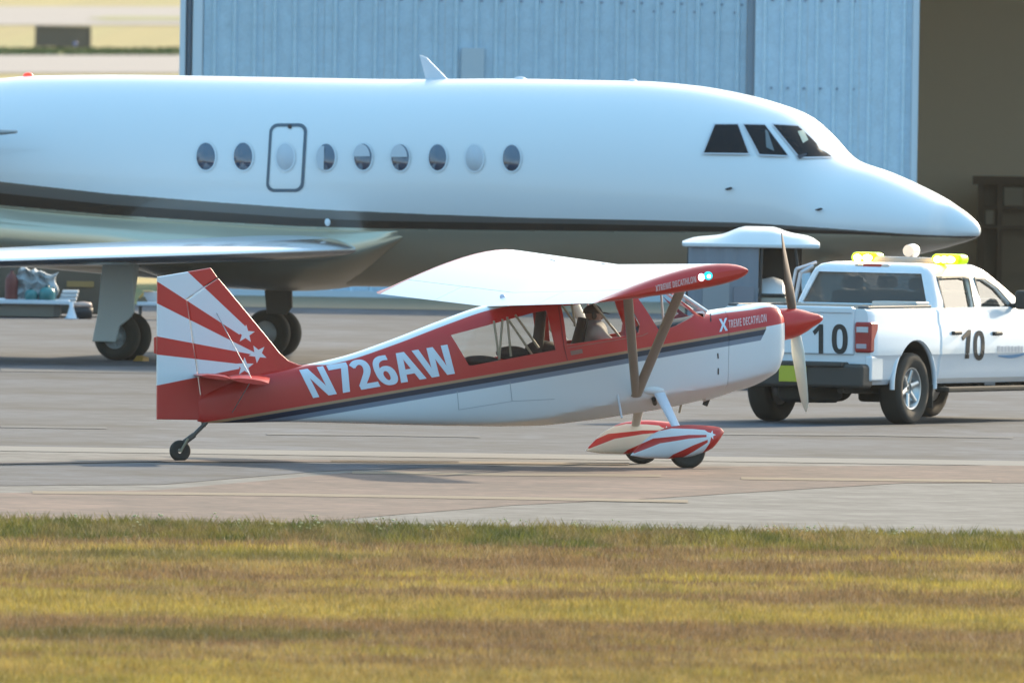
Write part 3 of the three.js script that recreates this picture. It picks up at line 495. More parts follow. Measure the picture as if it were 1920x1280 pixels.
  skinStrip([[1047, 574], [1058, 652], [1064, 676]], .8, M([.25, .02, .02], .5), 'door_edge'); skinStrip([[1064, 652], [1150, 638], [1205, 629], [1215, 624]], .8, M([.5, .14, .10], .4), 'door_edge');
  skinStrip([[1070, 662], [1092, 658]], 4, M([.36, .2, .16], .6), 'door_handle', .006);
  skinStrip([[857, 733], [860, 768]], .6, M([.4, .42, .44], .6), 'panel_edge'); skinStrip([[956, 716], [960, 752]], .6, M([.4, .42, .44], .6), 'panel_edge');
  skinStrip([[860, 768], [960, 752], [1040, 748]], .6, M([.5, .52, .54], .6), 'panel_edge');
  skinStrip([[1332, 588], [1333, 603]], 1.2, dark, 'cowl_latch'); skinStrip([[1347, 690], [1347, 702]], 1.2, dark, 'cowl_latch'); skinStrip([[1346, 662], [1347, 672]], 1.2, dark, 'cowl_latch');
  // registration and lettering
  const letM = MP('#dfe6ee', .4, 0, { clearcoat: .4 });
  part('registration', merge([0, 2.2].map((d, i) => conform(textPx(sansB, 'N726AW', [587 + d, 746.8 - d * .17], [276, -47.5], [-27, -54]), o, zOf, .004 + i * .0015))), letM, o);
  const xt = part('lettering', conform(textPx(sansB, 'X', [1349, 622], [16, -2.5], [-1, -24]), o, zOf, .004), letM, o);
  part('lettering', conform(textPx(sansB, 'TREME DECATHLON', [1367, 615], [71, -12], [-1, -15]), o, zOf, .004), M('#e2b9b4', .5), o);
  // tail: fin and rudder with sunburst
  const tb = [...P(280, 800), ...P(600, 490)];
  const Q = p => P(...p);
  const star = (cx, cy, r, rot) => { const q = []; for (let i = 0; i < 10; i++) { const a = rot + i * Math.PI / 5, k = i % 2 ? r * .42 : r; q.push([cx + k * Math.sin(a), cy - k * Math.cos(a)]); } return q; };
  const tailTex = paint(1024, 1024, tb, (x, poly) => {
    x.fillStyle = RED; x.fillRect(0, 0, 1024, 1024);
    for (const q of [[[280, 521], [350, 509], [461, 614], [447, 627], [280, 519]], [[280, 562], [475, 660], [475, 665], [280, 628]], [[280, 663], [447, 682], [447, 691], [280, 725]]]) poly(q.map(Q), WHITE);
    poly([[294, 519], [350, 509], [461, 614], [447, 627]].map(Q), WHITE);
    poly(star(459, 626, 18, .05).map(Q), WHITE); poly(star(482, 663, 18, Math.PI + .12).map(Q), WHITE); poly(star(457, 687, 18, .0).map(Q), WHITE);
  });
  const tailM = MP('#ffffff', .35, 0, { map: tailTex, ...gloss });
  part('fin', planar(prism([[408.5, 521.5], [350, 562], [383.5, 788], [470, 740], [575, 700], [572, 686], [558, 683], [540, 676], [524, 662], [500, 632]].map(Q), -.028, .028, .014), tb), tailM, o);
  const rud = part('rudder', planar(prism([[294, 519], [394, 502], [406.5, 519.5], [348, 560.5], [381, 787], [293, 786]].map(Q), -.026, .026, .012), tb), tailM, o);
  part('trim_tab', planar(prism([[288, 632], [292.5, 631], [292.5, 663], [288, 662]].map(Q), -.012, .012, .003), tb), redM, rud);
  // stabiliser and elevator: thin tapered panels
  const slab = (a, c, d, e, t) => { // four corners of the mid plane: nose near, nose far, tail far, tail near
    const g = new THREE.BoxGeometry(1, 1, 1, 6, 1, 1), p = g.attributes.position; for (let i = 0; i < p.count; i++) { const s = .5 - p.getX(i), k = .5 - p.getZ(i), w = Math.sqrt(Math.max(.03, 1 - (2 * s - 1) ** 2)); const q = [0, 1, 2].map(n => lerp(lerp(a[n], e[n], s), lerp(c[n], d[n], s), k)); p.setXYZ(i, q[0], q[1] + p.getY(i) * t * w, q[2]); } return toCreasedNormals(g, .8); };
  const mixp = (a, c, t) => a.map((v, i) => lerp(v, c[i], t));
  const ln = P3(503, 719, 1.42), lf = P3(510, 696, -1.42), tn = P3(378, 704, 1.42), tf = P3(346, 701, -1.42);
  part('stabilizer', slab(ln, lf, mixp(lf, tf, .55), mixp(ln, tn, .55), .05), redM, o); part('elevator', slab(mixp(ln, tn, .565), mixp(lf, tf, .565), tf, tn, .04), redM, o);
  for (const s of [1, -1]) { part('brace_wire', rod(P3(404, 584), [...P(430, 706).slice(0, 2), s * 1.0], .005, .005, 6), M([.4, .4, .4], .4, .6), o); part('brace_wire', rod([...P(430, 708).slice(0, 2), s * 1.0], P3(432, 778), .005, .005, 6), M([.4, .4, .4], .4, .6), o); }
  { // tail wheel
    const c = P(337, 843), R = .112, y = R, m = [c[0], y, 0], lg = part('tail_spring', [blade(P3(388, 790), P3(362, 816), .022, .03, V(1, 0, 0)), blade(P3(364, 815), P3(345, 829), .03, .018, V(1, 0, 0)), rod(P3(380, 778), P3(382, 800), .025)], M([.10, .085, .07], .5), o);
    const t = lathe([[.03, -.03], [.075, -.036], [.1, -.03], [R, -.012], [R, .012], [.1, .03], [.075, .036], [.03, .03]], 30); t.rotateX(Math.PI / 2); t.translate(...m); part('tail_wheel', t, M([.045, .037, .028], .85), o);
    part('fork', [blade([m[0], m[1], .045], P3(352, 822, .045), .014, .007), blade([m[0], m[1], -.045], P3(352, 822, -.045), .014, .007), rod([m[0], m[1], -.05], [m[0], m[1], .05], .016)], M([.30, .25, .16], .5), o);
  }
  // wing
  const foil = (s, up) => { const t = .145, th = 5 * t * (.2969 * Math.sqrt(s) - .126 * s - .3516 * s * s + .2843 * s ** 3 - .1036 * s ** 4), m = .02, pp = .4, c = s < pp ? m / pp / pp * (2 * pp * s - s * s) : m / (1 - pp) ** 2 * (1 - 2 * pp + 2 * pp * s - s * s); return up ? c + th : c - th * .95; };
  const LE = z => [-.345, 2.055 + (z > 0 ? .088 : .080) * Math.abs(z) / 4.8], TE = z => [-1.965, 1.664 + (z > 0 ? .128 : .042) * Math.abs(z) / 4.8];
  function wingPiece(name, zs, s0, s1, mat, lab, sc = () => 1, parent = o) {
    const N = 18, ss = []; for (let i = 0; i <= N; i++) ss.push(s0 + (s1 - s0) * (s0 < .05 ? .5 * (1 - Math.cos(Math.PI * i / N)) : i / N));
    const pos = [], idx = []; let n = 0;
    for (const z of zs) { const k = sc(z), l = LE(z), t = TE(z), dx = t[0] - l[0], dy = t[1] - l[1], L2 = Math.hypot(dx, dy), ux = dx / L2, uy = dy / L2; const q = [...ss.map(s => [s, foil(s, 1)]), ...ss.slice().reverse().map(s => [s, foil(s, 0)])]; n = q.length; for (const [s, h] of q) { const c = .5 + (s - .5) * (.965 + .035 * k), hh = (h - .012) * k + .012; pos.push(l[0] + ux * c * L2 - uy * -hh * L2 * -1 * -1, l[1] + uy * c * L2 - ux * hh * L2, z); } }
    for (let i = 0; i < zs.length - 1; i++) for (let j = 0; j < n; j++) { const a = i * n + j, c = i * n + (j + 1) % n; idx.push(a, a + n, c, c, a + n, c + n); }
    for (const [k, f] of [[0, 0], [zs.length - 1, 1]]) for (let j = 1; j < n - 1; j++) f ? idx.push(k * n, k * n + j, k * n + j + 1) : idx.push(k * n, k * n + j + 1, k * n + j);
    const g = new THREE.BufferGeometry(); g.setAttribute('position', new THREE.Float32BufferAttribute(pos, 3)); g.setIndex(idx); return part(name, toCreasedNormals(g, .8), mat, parent, lab);
  }
  const R = (a, c, n) => { const r = []; for (let i = 0; i <= n; i++) r.push(lerp(a, c, i / n)); return r; };
  const wingM = MP('#eceded', .3, 0, gloss);
  part; const wg = wingPiece('wing', R(-4.66, 4.66, 20), 0, .795, wingM);
  wingPiece('trailing_edge', R(-2.2, 2.2, 6), .80, 1, wingM, undefined);
  for (const s of [1, -1]) {
    wingPiece('aileron', R(s * 2.22, s * 4.655, 4), .80, 1, wingM);
    const tz = s > 0 ? [4.665, 4.74, 4.80, 4.835, 4.86, 4.87] : [-4.665, -4.74, -4.80, -4.835, -4.86, -4.87];
    const tip = wingPiece('wing_tip', tz, 0, 1, redM, 'red squared-off wing tip', z => { const a = (Math.abs(z) - 4.74) / .135; return a < 0 ? 1 : Math.sqrt(Math.max(.02, 1 - a * a)); });
    if (s > 0) {
      const zt = (x, y) => 4.868;
      part('lettering', conform(textPx(sansB, 'XTREME DECATHLON', [1230, 547], [76, -18], [-1, -12]), o, () => 4.874, 0), M('#dcb9b5', .5), tip);
      const a = P3(1328, 517, 4.86), c = P3(1315, 520, 4.86);
      part('nav_light', sphere(...a, .045, 1.1, 1, .8), M([.02, .5, .55], .3, 0, { emissive: lin(.0, .45, .55) }), tip, 'green-blue navigation light');
      part('bulb', sphere(a[0], a[1] - .004, a[2] + .036, .02), M([1, 1, 1], .3, 0, { emissive: lin(2.2, 2.4, 2.4) }), tip); part('strobe', sphere(...c, .036, 1, 1.1, .8), M([1, 1, 1], .3, 0, { emissive: lin(2.2, 2.1, 2.6) }), tip);
    }
  }
  for (const s of [-1, 1]) part('fuel_cap', (() => { const g = lathe([[0, .01], [.035, .008], [.04, 0]], 16); g.rotateZ(-.2); g.translate(-.95, 2.075 + .06, s * 1.1); return g; })(), M([.5, .5, .5], .4, .5), wg);
  part('antenna', [blade(P3(944, 572), P3(941, 552), .03, .008, V(1, 0, 0), .018), sphere(...P3(942, 556), .03, 1, .9, .7)], M([.62, .62, .72], .4), o);
  // wing struts
  const m3 = (p, s) => [p[0], p[1], s * p[2]];
  for (const s of [1, -1]) {
    const foot = m3(P3(1193, 742, .40), s), f = m3(P3(1278, 540, 2.55), s), r = m3(P3(1177, 552, 2.55), s);
    const w = part('wing_strut', blade(foot, f, .058, .02, V(1, 0, 0), .056), steel, o); part('wing_strut', blade(foot, r, .046, .02, V(1, 0, 0), .052), steel, o);
    part('jury_strut', rod(m3(P3(1246, 622, 1.6), s), m3(P3(1240, 552, 1.6), s), .012), M([.62, .52, .5], .5), o);
    part('step', [rod(m3(P3(1158, 738, .36), s), m3(P3(1166, 783, .44), s), .012)], M([.7, .72, .76], .5), o);
    // main gear: leg, wheel, spat
    const c0 = m3(P3(1236, 736, .36), s), c1 = m3(P3(1271, 806, .90), s);
    part('gear_leg', blade(c0, c1, .065, .022, V(1, 0, 0), .045), MP(s > 0 ? '#dfe6f0' : '#d8d2c4', .35, 0, gloss), o);
    part('leg_fairing', [sphere(c0[0] - .06, c0[1] + .02, c0[2], .1, 1.2, .45, .5)], whiteP, o);
    const Z = .97, cx = .015, WR = .19, t = lathe([[.05, -.06], [.13, -.075], [.17, -.065], [WR, -.035], [WR, .035], [.17, .065], [.13, .075], [.05, .06]], 36); t.rotateX(Math.PI / 2); t.translate(cx, WR + .002, s * Z); part('main_wheel', t, M([.045, .037, .028], .85), o);
    const pt = curve([[1357, 808], [1350, 801], [1330, 798], [1300, 796], [1260, 799], [1220, 816], [1200, 834], [1183, 852]].map(p => P(...p, Z))), pb = curve([[1357, 811], [1350, 822], [1335, 840], [1310, 852], [1285, 858], [1250, 860], [1215, 859], [1183, 854]].map(p => P(...p, Z)));
    const xA = P(1183, 852, Z)[0], xB = P(1357, 809, Z)[0], pw = curve([[xA, .01], [lerp(xA, xB, .25), .085], [lerp(xA, xB, .55), .135], [lerp(xA, xB, .8), .13], [lerp(xA, xB, .94), .08], [xB, .02]]);
    const bx = [xA, .1, xB, .5], q = p => P(...p, Z + .1);
    const st = paint(512, 256, bx, (x, poly) => {
      x.fillStyle = s > 0 ? WHITE : '#e8e0d0'; x.fillRect(0, 0, 512, 256);
      poly([[1238, 780], [1240, 808], [1262, 803], [1300, 804], [1322, 806], [1334, 815], [1330, 830], [1318, 850], [1330, 880], [1380, 840], [1370, 780]].map(q), RED);
      poly([[1324, 815], [1290, 815], [1227, 822], [1205, 833], [1188, 847], [1193, 850], [1238, 831], [1290, 822], [1324, 819]].map(q), RED);
      poly([[1326, 824], [1300, 834], [1262, 852], [1250, 866], [1268, 866], [1300, 846], [1326, 829]].map(q), RED);
      poly([[1330, 832], [1322, 845], [1310, 858], [1335, 866], [1345, 840]].map(q), RED);
      poly(star(1334, 815, 9, .3).map(q), '#f0f2f4');
    });
    const xs2 = []; for (let i = 0; i <= 26; i++) xs2.push(lerp(xA, xB, .5 * (1 - Math.cos(Math.PI * i / 26))));
    const g = loft(xs2, x => superRing(pt(x), pb(x), pw(x), 2.1, 2.6, .45, 32), bx, .9); g.translate(0, 0, s * Z);
    part('wheel_spat', g, MP('#ffffff', .35, 0, { map: st, ...gloss }), o, s > 0 ? 'near wheel spat with red and white rays' : 'far wheel spat with red and white rays');
  }
  part('exhaust_pipe', [rod(P3(1332, 735), P3(1322, 760), .03), rod(P3(1228, 756, .2), P3(1226, 748, .36), .025)], dark, o);
  part('cowl_scoop', [blade(P3(1318, 745), P3(1368, 731), .045, .12, V(0, 1, 0), .03, .09)], whiteP, o); part('drain', rod(P3(1278, 755), P3(1274, 774), .012), tan, o);
  // spinner and propeller
  const hub = P(1461, 609), tipS = P(1541, 596), ax = V(tipS[0] - hub[0], tipS[1] - hub[1], 0), AL = ax.length(); ax.normalize();
  { const g = lathe([[0, 0], [.165, 0], [.168, .02], [.163, .09], [.145, .19], [.112, .28], [.082, .34], [.05, AL - .05], [.022, AL - .008], [0, AL]].map(p => p), 36); g.applyQuaternion(new THREE.Quaternion().setFromUnitVectors(V(0, 1, 0), ax)); g.translate(hub[0] + .015, hub[1], 0); const s = part('spinner', g, redM, o); const bp = lathe([[0, -.03], [.15, -.03], [.15, -.002], [0, -.002]], 30); bp.applyQuaternion(new THREE.Quaternion().setFromUnitVectors(V(0, 1, 0), ax)); bp.translate(hub[0] + .015, hub[1], 0); part('back_plate', bp, dark, s); }
  const up = V(-ax.y, ax.x, 0), sd = V(0, 0, 1), pc = V(hub[0], hub[1], 0).addScaledVector(ax, .165);
  for (const s of [1, -1]) {
    const dir = up.clone().multiplyScalar(s).addScaledVector(sd, .04 * s).normalize(), side = dir.clone().cross(ax).normalize(), pos = [], idx = [], N = 14, K = 16;
    for (let i = 0; i <= N; i++) { const u = i / N, r = lerp(.08, .955, u), be = Math.atan2(.36, r * .9), ch = .076 * Math.min(1, .6 + u * 1.4) * Math.sqrt(Math.max(.02, 1 - Math.pow(u, 7))), th = lerp(.03, .006, u); const cd = side.clone().multiplyScalar(Math.cos(be)).addScaledVector(ax, Math.sin(be)), nd = ax.clone().multiplyScalar(Math.cos(be)).addScaledVector(side, -Math.sin(be)); for (let k = 0; k < K; k++) { const a = k / K * 6.28319, q = pc.clone().addScaledVector(dir, r).addScaledVector(cd, ch * Math.cos(a)).addScaledVector(nd, th * Math.sin(a)); pos.push(q.x, q.y, q.z); } }
    for (let i = 0; i < N; i++) for (let k = 0; k < K; k++) { const a = i * K + k, c = i * K + (k + 1) % K; idx.push(a, c, a + K, c, c + K, a + K); }
    const g = new THREE.BufferGeometry(); g.setAttribute('position', new THREE.Float32BufferAttribute(pos, 3)); g.setIndex(idx); g.computeVertexNormals();
    part('propeller_blade', g, s > 0 ? M([.10, .05, .028], .45) : MP([.72, .72, .62], .25, 0, { clearcoat: .8 }), o, s > 0 ? 'upright dark propeller blade' : 'lower pale propeller blade');
  }
  // cabin structure, seats, baggage
  const fr = [[[926, 601], [936, 674]], [[942, 598], [936, 674]], [[951, 594], [958, 668]], [[954, 600], [1000, 668]], [[966, 590], [1010, 652]], [[1054, 572], [1078, 606]], [[1072, 562], [1078, 612]], [[1112, 568], [1172, 644]]];
  for (const z of [.30, -.30]) for (const [a, c] of fr) part('cabin_tube', rod(P3(...a, z), P3(...c, z), .013, .013, 8), tan, o);
  part('seat_back', [blade(P3(1004, 690), P3(1016, 575), .05, .2, V(1, 0, 0), .04, .15)], M([.10, .075, .05], .8), o, 'rear seat back'); part('seat_back', [blade(P3(1072, 690), P3(1094, 596), .06, .2, V(1, 0, 0), .045, .15)], M([.06, .05, .035], .8), o, 'front seat back');
  part('seat_cushion', [sphere(...P3(1018, 655), .16, 1.2, .6, 1.2), sphere(...P3(960, 662), .14, 1.2, .55, 1.5), sphere(...P3(900, 676), .14, 1.4, .4, 1.5)], M([.07, .05, .04], .85), o);
  part('glare_shield', [blade(P3(1205, 618), P3(1300, 596), .05, .3, V(0, 1, 0), .02)], M([.03, .035, .035], .7), o);
  part('floor', box(P(1000, 740)[0], P(1320, 740)[0], .80, .82, -.24, .24), M([.05, .05, .05], .8), o);
  // pilot
  const n = thing('person', 'person in a pale grey shirt seated at the controls of the red and white aircraft', 'person', [AIR[0], 0, AIR[2]], YAW);
  const hd = P3(1112, 590), sh = P3(1112, 624), hp = P3(1104, 678), kn = P3(1172, 668), ft = P3(1206, 715), el = P3(1142, 650), ha = P3(1176, 646);
  const cap = (a, c, r1, r2) => [V(...a), V(...c), r1, r2];
  function field(bones, k, res, name, mat, parent) {
    const lo = V(9, 9, 9), hi = V(-9, -9, -9); for (const [a, c, r1, r2] of bones) for (const [q, r] of [[a, r1], [c, r2]]) { lo.min(q.clone().subScalar(r + .05)); hi.max(q.clone().addScalar(r + .05)); }
    const S = Math.max(hi.x - lo.x, hi.y - lo.y, hi.z - lo.z), mc = new MarchingCubes(res, mat, false, false, 60000), q = V(); mc.isolation = 0;
    for (let i = 0; i < res; i++) for (let j = 0; j < res; j++) for (let l = 0; l < res; l++) {
      q.set(lo.x + S * i / res, lo.y + S * j / res, lo.z + S * l / res); let d = 0, first = true;
      for (const [a, c, r1, r2] of bones) { const ab = c.clone().sub(a), t = Math.min(1, Math.max(0, q.clone().sub(a).dot(ab) / Math.max(1e-6, ab.lengthSq()))), e = q.distanceTo(a.clone().addScaledVector(ab, t)) - lerp(r1, r2, t); if (first) { d = e; first = false; } else { const h = Math.max(k - Math.abs(d - e), 0) / k; d = Math.min(d, e) - h * h * k * .25; } }
      mc.field[i + j * res + l * res * res] = -d;
    }
    mc.update(); const cnt = mc.count, g = new THREE.BufferGeometry(), pa = new Float32Array(mc.positionArray.slice(0, cnt * 3)); for (let i = 0; i < cnt; i++) { pa[3 * i] = lo.x + (pa[3 * i] + 1) / 2 * S; pa[3 * i + 1] = lo.y + (pa[3 * i + 1] + 1) / 2 * S; pa[3 * i + 2] = lo.z + (pa[3 * i + 2] + 1) / 2 * S; }
    g.setAttribute('position', new THREE.BufferAttribute(pa, 3)); g.setAttribute('normal', new THREE.BufferAttribute(new Float32Array(mc.normalArray.slice(0, cnt * 3)), 3)); return part(name, g, mat, parent);
  }
  const off = (p, z) => [p[0], p[1], z];
  const skin = M([.40, .22, .15], .6), bones = [cap(hd, [hd[0] + .01, hd[1] - .05, 0], .085, .07), cap([hd[0] + .08, hd[1] - .02, 0], [hd[0] + .095, hd[1] - .03, 0], .014, .016), cap(off(hd, .08), off(hd, .085), .018, .012), cap(off(hd, -.08), off(hd, -.085), .018, .012), cap([hd[0], hd[1] - .08, 0], sh, .055, .06), cap(sh, hp, .13, .14)];
  for (const s of [1, -1]) { bones.push(cap(off(sh, .17 * s), off(el, .22 * s), .05, .04), cap(off(el, .22 * s), off(ha, .12 * s), .04, .028), cap(off(hp, .1 * s), off(kn, .13 * s), .085, .06), cap(off(kn, .13 * s), off(ft, .12 * s), .06, .04)); for (let f = 0; f < 5; f++) bones.push(cap(off(ha, .12 * s), [ha[0] + .05, ha[1] + .02 - f * .014, (.10 + (f ? 0 : -.03)) * s], .012, .008)); }
  field(bones, .03, 78, 'body', skin, n);
  const sb = [cap([sh[0], sh[1] + .0, -.13], [sh[0], sh[1], .13], .095, .095), cap(sh, hp, .155, .165)]; for (const s of [1, -1]) sb.push(cap(off(sh, .17 * s), off(mixp(sh, el, .75), .21 * s), .072, .066)); field(sb, .05, 46, 'shirt', M([.40, .38, .36], .8), n);
  part('cap', [(() => { const g = new THREE.SphereGeometry(.1, 24, 14, 0, Math.PI * 2, 0, Math.PI * .5); g.scale(1.05, .95, .95); g.translate(hd[0] - .005, hd[1] + .015, 0); return g; })(), blade([hd[0] + .07, hd[1] + .03, 0], [hd[0] + .17, hd[1] + .015, 0], .008, .07, V(0, 1, 0), .005, .05)], M([.05, .035, .025], .8), n);
  part('headset', [sphere(hd[0] - .01, hd[1] - .01, .095, .04, .7, 1, .4), sphere(hd[0] - .01, hd[1] - .01, -.095, .04, .7, 1, .4)], dark, n);
}
// ------------------------------------------------------------------ airport pickup truck
{
  const TY = 63 * Math.PI / 180, c = ground(1697, 795), r = V(Math.sin(TY), 0, Math.cos(TY)), hd = V(Math.cos(TY), 0, -Math.sin(TY));
  const g0 = c.clone().addScaledVector(r, -.86);
  const o = thing('pickup_truck', 'white crew-cab pickup truck numbered 10 with flashing roof beacons', 'pickup truck', [g0.x, 0, g0.z], TY);
  const pl = (axis, val, px, py) => { const inv = o.matrixWorld.clone().invert(), a = V(0, CH, CD).applyMatrix4(inv), d = ray(px, py).transformDirection(inv), t = (val - a[axis]) / d[axis]; return [a.x + d.x * t, a.y + d.y * t, a.z + d.z * t]; };
  const paintW = MP([.80, .82, .84], .25, 0, { clearcoat: 1, clearcoatRoughness: .06 }), black = M([.045, .036, .03], .65), rub = M([.05, .04, .03], .85), under = M([.05, .04, .03], .85);
  const WB = 3.99, xr = -1.13, xb = .60, xf = 4.85, bt = 1.33, sil = .46;
  // body shell: cross-section swept along the length, with wheel wells and load bed cut out
  const halfW = [[sil, .90], [.52, .945], [.60, .965], [.74, .975], [.80, 1.0], [.98, 1.0], [1.10, .985], [1.15, .965], [1.26, .955], [1.31, .935], [bt, .90]];
  const ring = k => { const q = []; for (const [y, w] of halfW) q.push([y, w * k]); for (const [y, w] of halfW.slice().reverse()) q.push([y, -w * k]); return q; };
  function shell(x0, x1, taper0 = .985, taper1 = 1) { const xs = [x0, x0 + .05, x0 + .14, x1 - .02, x1], ks = [taper0 - .02, taper0, 1, 1, taper1]; const m = new Map(xs.map((x, i) => [x, ks[i]])); return loft(xs, x => ring(m.get(x)), [0, 0, 1, 1], .35); }
  const cyl = (x, R, z0, z1, y = .40) => { const g = new THREE.CylinderGeometry(R, R, z1 - z0, 40); g.rotateX(Math.PI / 2); g.translate(x, y, (z0 + z1) / 2); return g; };
  const cavity = box(xr + .07, xb - .02, .80, 1.6, -.80, .80);
  const bed = cut(shell(xr, xb), cavity, cyl(0, .54, .55, 1.2, .43), cyl(0, .54, -1.2, -.55, .43));
  part('cargo_bed', bed, paintW, o);
  const cab0 = xb + .015;
  const fSec = cut(shell(cab0, xf, 1, .9), cyl(WB, .54, .55, 1.2, .43), cyl(WB, .54, -1.2, -.55, .43), box(xf - 1.35, xf + .1, 1.24, 1.5, -1.2, 1.2));
  part('body', fSec, paintW, o);
  part('hood', loft([3.0, 3.3, 4.1, 4.7, 4.8], x => superRing(x > 4.65 ? 1.22 : 1.34 - (x - 3) * .05, .95, x > 4.75 ? .8 : .88, 5, 6, .5, 32), [0, 0, 1, 1], .6), paintW, o);
  part('grille', box(4.82, 4.9, .72, 1.14, -.74, .74, .03), black, o);
  // cab greenhouse
  const L = [[1.32, .64, 3.05, .90], [1.40, .665, 2.98, .885], [1.55, .72, 2.70, .83], [1.70, .775, 2.40, .775], [1.76, .80, 2.27, .745], [1.805, .86, 2.13, .70], [1.832, .98, 1.95, .60], [1.84, 1.2, 1.7, .40]];
  const cabRing = (l, d = 0) => { const [y, x0, x1, w] = l, rr = .10, q = []; const X0 = x0 + d, X1 = x1 - d, W = w - d; for (const [cx, cz, a] of [[X1 - rr, W - rr, 0], [X0 + rr, W - rr, 90], [X0 + rr, -W + rr, 180], [X1 - rr, -W + rr, 270]]) for (let k = 0; k <= 5; k++) { const t = (a + k * 18) * Math.PI / 180; q.push([cx + rr * Math.cos(t), cz + rr * Math.sin(t)]); } return q.map(p => [p[0], y, p[1]]); };
  const cabLoft = (d, ls) => { const pos = [], idx = []; let n = 0; ls.forEach(l => { const q = cabRing(l, d); n = q.length; q.forEach(p => pos.push(...p)); }); for (let i = 0; i < ls.length - 1; i++) for (let j = 0; j < n; j++) { const a = i * n + j, b = i * n + (j + 1) % n; idx.push(a, a + n, b, b, a + n, b + n); } for (const [i, f] of [[0, 1], [ls.length - 1, 0]]) { let m = V(); for (let j = 0; j < n; j++) m.add(V(pos[(i * n + j) * 3], pos[(i * n + j) * 3 + 1], pos[(i * n + j) * 3 + 2])); m.divideScalar(n); const cI = pos.length / 3; pos.push(m.x, m.y, m.z); for (let j = 0; j < n; j++) { const a = i * n + j, b = i * n + (j + 1) % n; f ? idx.push(cI, a, b) : idx.push(cI, b, a); } } const g = new THREE.BufferGeometry(); g.setAttribute('position', new THREE.Float32BufferAttribute(pos, 3)); g.setIndex(idx); return toCreasedNormals(g, .6); };
  const wAt = y => { for (let i = 0; i < L.length - 1; i++) if (y <= L[i + 1][0]) return lerp(L[i][3], L[i + 1][3], (y - L[i][0]) / (L[i + 1][0] - L[i][0])); return .4; }, xAt = y => { for (let i = 0; i < L.length - 1; i++) if (y <= L[i + 1][0]) return lerp(L[i][1], L[i + 1][1], (y - L[i][0]) / (L[i + 1][0] - L[i][0])); return 1; };
  const s2 = (px, py) => { let z = .85, q; for (let k = 0; k < 6; k++) { q = pl('z', z, px, py); z = wAt(q[1]); } return [q[0], q[1]]; };
  const sideA = [[1758, 521], [1806, 519], [1816, 522], [1829, 590], [1776, 588], [1772, 580]].map(p => s2(...p)), sideB = [[1828, 522], [1846, 523], [1870, 540], [1893, 566], [1906, 590], [1843, 591]].map(p => s2(...p));
  const rw = [[1520, 566], [1534, 511], [1728, 513], [1745, 569]].map(p => { let x = .7, q; for (let k = 0; k < 6; k++) { q = pl('x', x, ...p); x = xAt(q[1]); } return [q[2], q[1]]; });
  const rwTool = prism(rw, -2, 0); rwTool.rotateY(-Math.PI / 2); // outline z,y -> plane normal x
  { const p = rwTool.attributes.position; let mn = 9; for (let i = 0; i < p.count; i++) mn = Math.min(mn, p.getX(i)); rwTool.translate(.3 - mn, 0, 0); p.needsUpdate = true; }
  const wsTool = prism([[-.72, 1.40], [-.60, 1.74], [.60, 1.74], [.72, 1.40]], 0, 1.2); wsTool.rotateY(Math.PI / 2); wsTool.translate(2.2, 0, 0);
  const rwClip = box(.3, 1.15, 1.30, 1.79, -.9, .9);
  let cab = cut(cabLoft(0, L), cabLoft(.045, L.slice(0, 6).map((l, i) => i === 0 ? [1.30, ...l.slice(1)] : l)), prism(sideA, -1.2, 1.2), prism(sideB, -1.2, 1.2));
  { // rear and front openings
    const z0 = Math.min(...rw.map(q => q[0])), z1 = Math.max(...rw.map(q => q[0])), y0 = Math.min(...rw.map(q => q[1])), y1 = Math.max(...rw.map(q => q[1]));
    const t = prism([[-.80, y0], [-.66, y1], [.66, y1], [.80, y0]], 0, .7); t.rotateY(Math.PI / 2); t.translate(.45, 0, 0);
    cab = cut(cab, t, wsTool);
    const g = new THREE.BufferGeometry(); const q = [[xAt(y0) + .03, y0 - .01, -.81], [xAt(y1) + .03, y1 + .01, -.67], [xAt(y1) + .03, y1 + .01, .67], [xAt(y0) + .03, y0 - .01, .81]]; g.setAttribute('position', new THREE.Float32BufferAttribute([...q[0], ...q[1], ...q[2], ...q[0], ...q[2], ...q[3]], 3)); g.computeVertexNormals();
    part('rear_window', g, MP([.22, .20, .18], .06, 0, { transmission: .6, thickness: 0, ior: 1.28 }), o);
  }
  part('cab', cab, paintW, o);
  for (const [q, n] of [[sideA, 'rear_door_window'], [sideB, 'front_door_window']]) for (const s of [1, -1]) { const g = new THREE.ShapeGeometry(shapeOf(q)), p = g.attributes.position; for (let i = 0; i < p.count; i++) p.setZ(i, s * (wAt(p.getY(i)) - .03)); g.computeVertexNormals(); const w = part(n, g, MP([.85, .84, .78], .03, 0, { transmission: 1, thickness: 0, ior: 2.3 }), o);
    const cx = q.reduce((a, p) => a + p[0], 0) / q.length, cy = q.reduce((a, p) => a + p[1], 0) / q.length, S = new THREE.Shape(q.map(p => new THREE.Vector2(cx + (p[0] - cx) * 1.045, cy + (p[1] - cy) * 1.08))); S.holes.push(new THREE.Path(q.map(p => new THREE.Vector2(cx + (p[0] - cx) * .985, cy + (p[1] - cy) * .97)))); const f = new THREE.ExtrudeGeometry(S, { depth: .012, bevelEnabled: false }), fp = f.attributes.position; for (let i = 0; i < fp.count; i++) fp.setZ(i, s * (wAt(fp.getY(i)) + .002 + fp.getZ(i))); f.computeVertexNormals(); part('window_frame', f, M([.10, .085, .07], .5), w); }
  { const g = new THREE.BufferGeometry(); g.setAttribute('position', new THREE.Float32BufferAttribute([2.98, 1.39, -.74, 2.31, 1.745, -.61, 2.31, 1.745, .61, 2.98, 1.39, -.74, 2.31, 1.745, .61, 2.98, 1.39, .74], 3)); g.computeVertexNormals(); part('windshield', g, paneM, o); }
